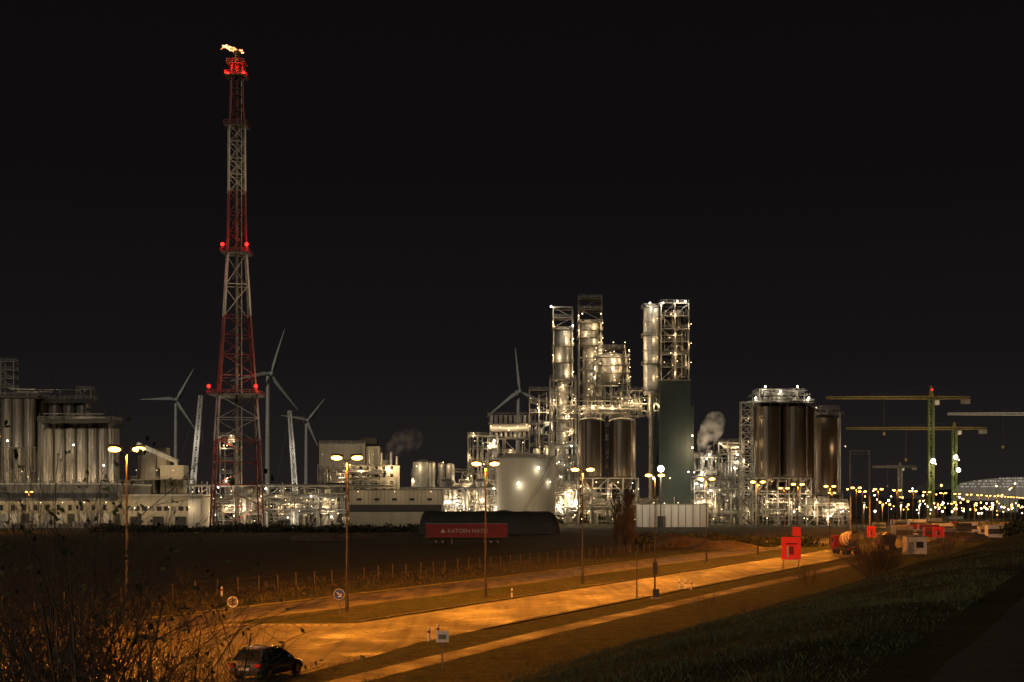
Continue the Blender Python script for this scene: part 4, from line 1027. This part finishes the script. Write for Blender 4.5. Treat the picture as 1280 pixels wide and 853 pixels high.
for b,d,n,L in((1010,150,18,1.8),(880,115,10,1.2),(1180,95,14,1.5),(230,150,12,1.6),(940,88,10,1.0)): bush(b,d,n,L,'bare_shrub',r=.015,spr=.9)

# ---------------------------------------------------------------- steam
def steam(name,pts,dens,lamp):
    m=bpy.data.materials.new(name); m.use_nodes=True; nt=m.node_tree; N=nt.nodes; L=nt.links; N.remove(N['Principled BSDF'])
    v=N.new('ShaderNodeVolumePrincipled'); v.inputs['Color'].default_value=(.98,.96,.93,1); v.inputs['Anisotropy'].default_value=.2
    tc=N.new('ShaderNodeTexCoord'); nz=N.new('ShaderNodeTexNoise'); nz.inputs['Scale'].default_value=.28; nz.inputs['Detail'].default_value=4; L.new(tc.outputs['Object'],nz.inputs[0])
    mr=N.new('ShaderNodeMapRange'); mr.inputs['From Min'].default_value=.42; mr.inputs['From Max'].default_value=.68; mr.inputs['To Max'].default_value=dens; L.new(nz.outputs[0],mr.inputs['Value']); L.new(mr.outputs[0],v.inputs['Density'])
    L.new(v.outputs[0],N['Material Output'].inputs['Volume']); MATS[name]=m
    mb=MB()
    for x,y,z,r in pts: mb.ball((x,y,z),r,name,16)
    ob=mb.obj('steam_plume')
    rm=ob.modifiers.new('merge','REMESH'); rm.mode='VOXEL'; rm.voxel_size=.9
    p,e=lamp; o=bpy.data.objects.new('plume_fill_light',lightdata('POINT',e,WARM,.2)); scene.collection.objects.link(o)  # extra lamp added beside the plume to brighten the steam
    o.parent=ob; o.location=Vector(p)-ob.location
d=598; steam('steam',[(sx(878,d),d,sz(562,d),2.4),(sx(881,d),d,sz(553,d),3.6),(sx(885,d),d,sz(545,d),4.6),(sx(890,d),d,sz(536,d),5.2),(sx(894,d),d,sz(527,d),4.6)],.25,((sx(874,590),590,sz(560,590)),9000))
d=684; steam('steam_thin',[(sx(489,d),d,sz(570,d),3.5),(sx(494,d),d,sz(561,d),5),(sx(503,d),d,sz(553,d),6),(sx(514,d),d,sz(549,d),6)],.035,((sx(496,d),d-14,sz(580,d)),9000))

# ---------------------------------------------------------------- world, fill sun, camera
w=bpy.data.worlds.new("World"); scene.world=w; w.use_nodes=True; nt=w.node_tree; N=nt.nodes; L=nt.links; bg=N['Background']
sk=N.new('ShaderNodeTexSky'); sk.sky_type='NISHITA'; sk.sun_disc=False; sk.sun_elevation=math.radians(-8); sk.sun_rotation=math.radians(160)
tc=N.new('ShaderNodeTexCoord'); sp=N.new('ShaderNodeSeparateXYZ'); L.new(tc.outputs['Generated'],sp.inputs[0])
rp=N.new('ShaderNodeValToRGB'); L.new(sp.outputs['Z'],rp.inputs['Fac']); e=rp.color_ramp.elements
e[0].position=0; e[0].color=(.0165,.0130,.0122,1); e[1].position=.5; e[1].color=(.0036,.0027,.0029,1)
q=rp.color_ramp.elements.new(.10); q.color=(.0078,.0065,.0074,1); q=rp.color_ramp.elements.new(.22); q.color=(.0048,.0039,.0045,1)
mu=N.new('ShaderNodeMixRGB'); mu.blend_type='ADD'; mu.inputs[0].default_value=.01; L.new(rp.outputs[0],mu.inputs[1]); L.new(sk.outputs[0],mu.inputs[2])
L.new(mu.outputs[0],bg.inputs['Color']); bg.inputs['Strength'].default_value=1
mo=bpy.data.objects.new('fill_sun',lightdata('SUN',.48,(1,.91,.74),math.radians(3))); scene.collection.objects.link(mo)  # dim sun added as fill for turbines, facades and grass
mo.rotation_euler=(math.radians(70),0,math.radians(-28))
cam=bpy.data.cameras.new('camera'); co=bpy.data.objects.new('camera',cam); scene.collection.objects.link(co); scene.camera=co
co.location=(0,0,CAMZ); co.rotation_euler=(math.pi/2,0,0); cam.sensor_width=36; cam.lens=50; cam.shift_y=203.5/1280; cam.clip_end=20000; cam.clip_start=.1
scene.view_settings.view_transform='Standard'; scene.view_settings.look='None'; scene.view_settings.exposure=0
print('lights',sum(o.type=='LIGHT' for o in bpy.data.objects))
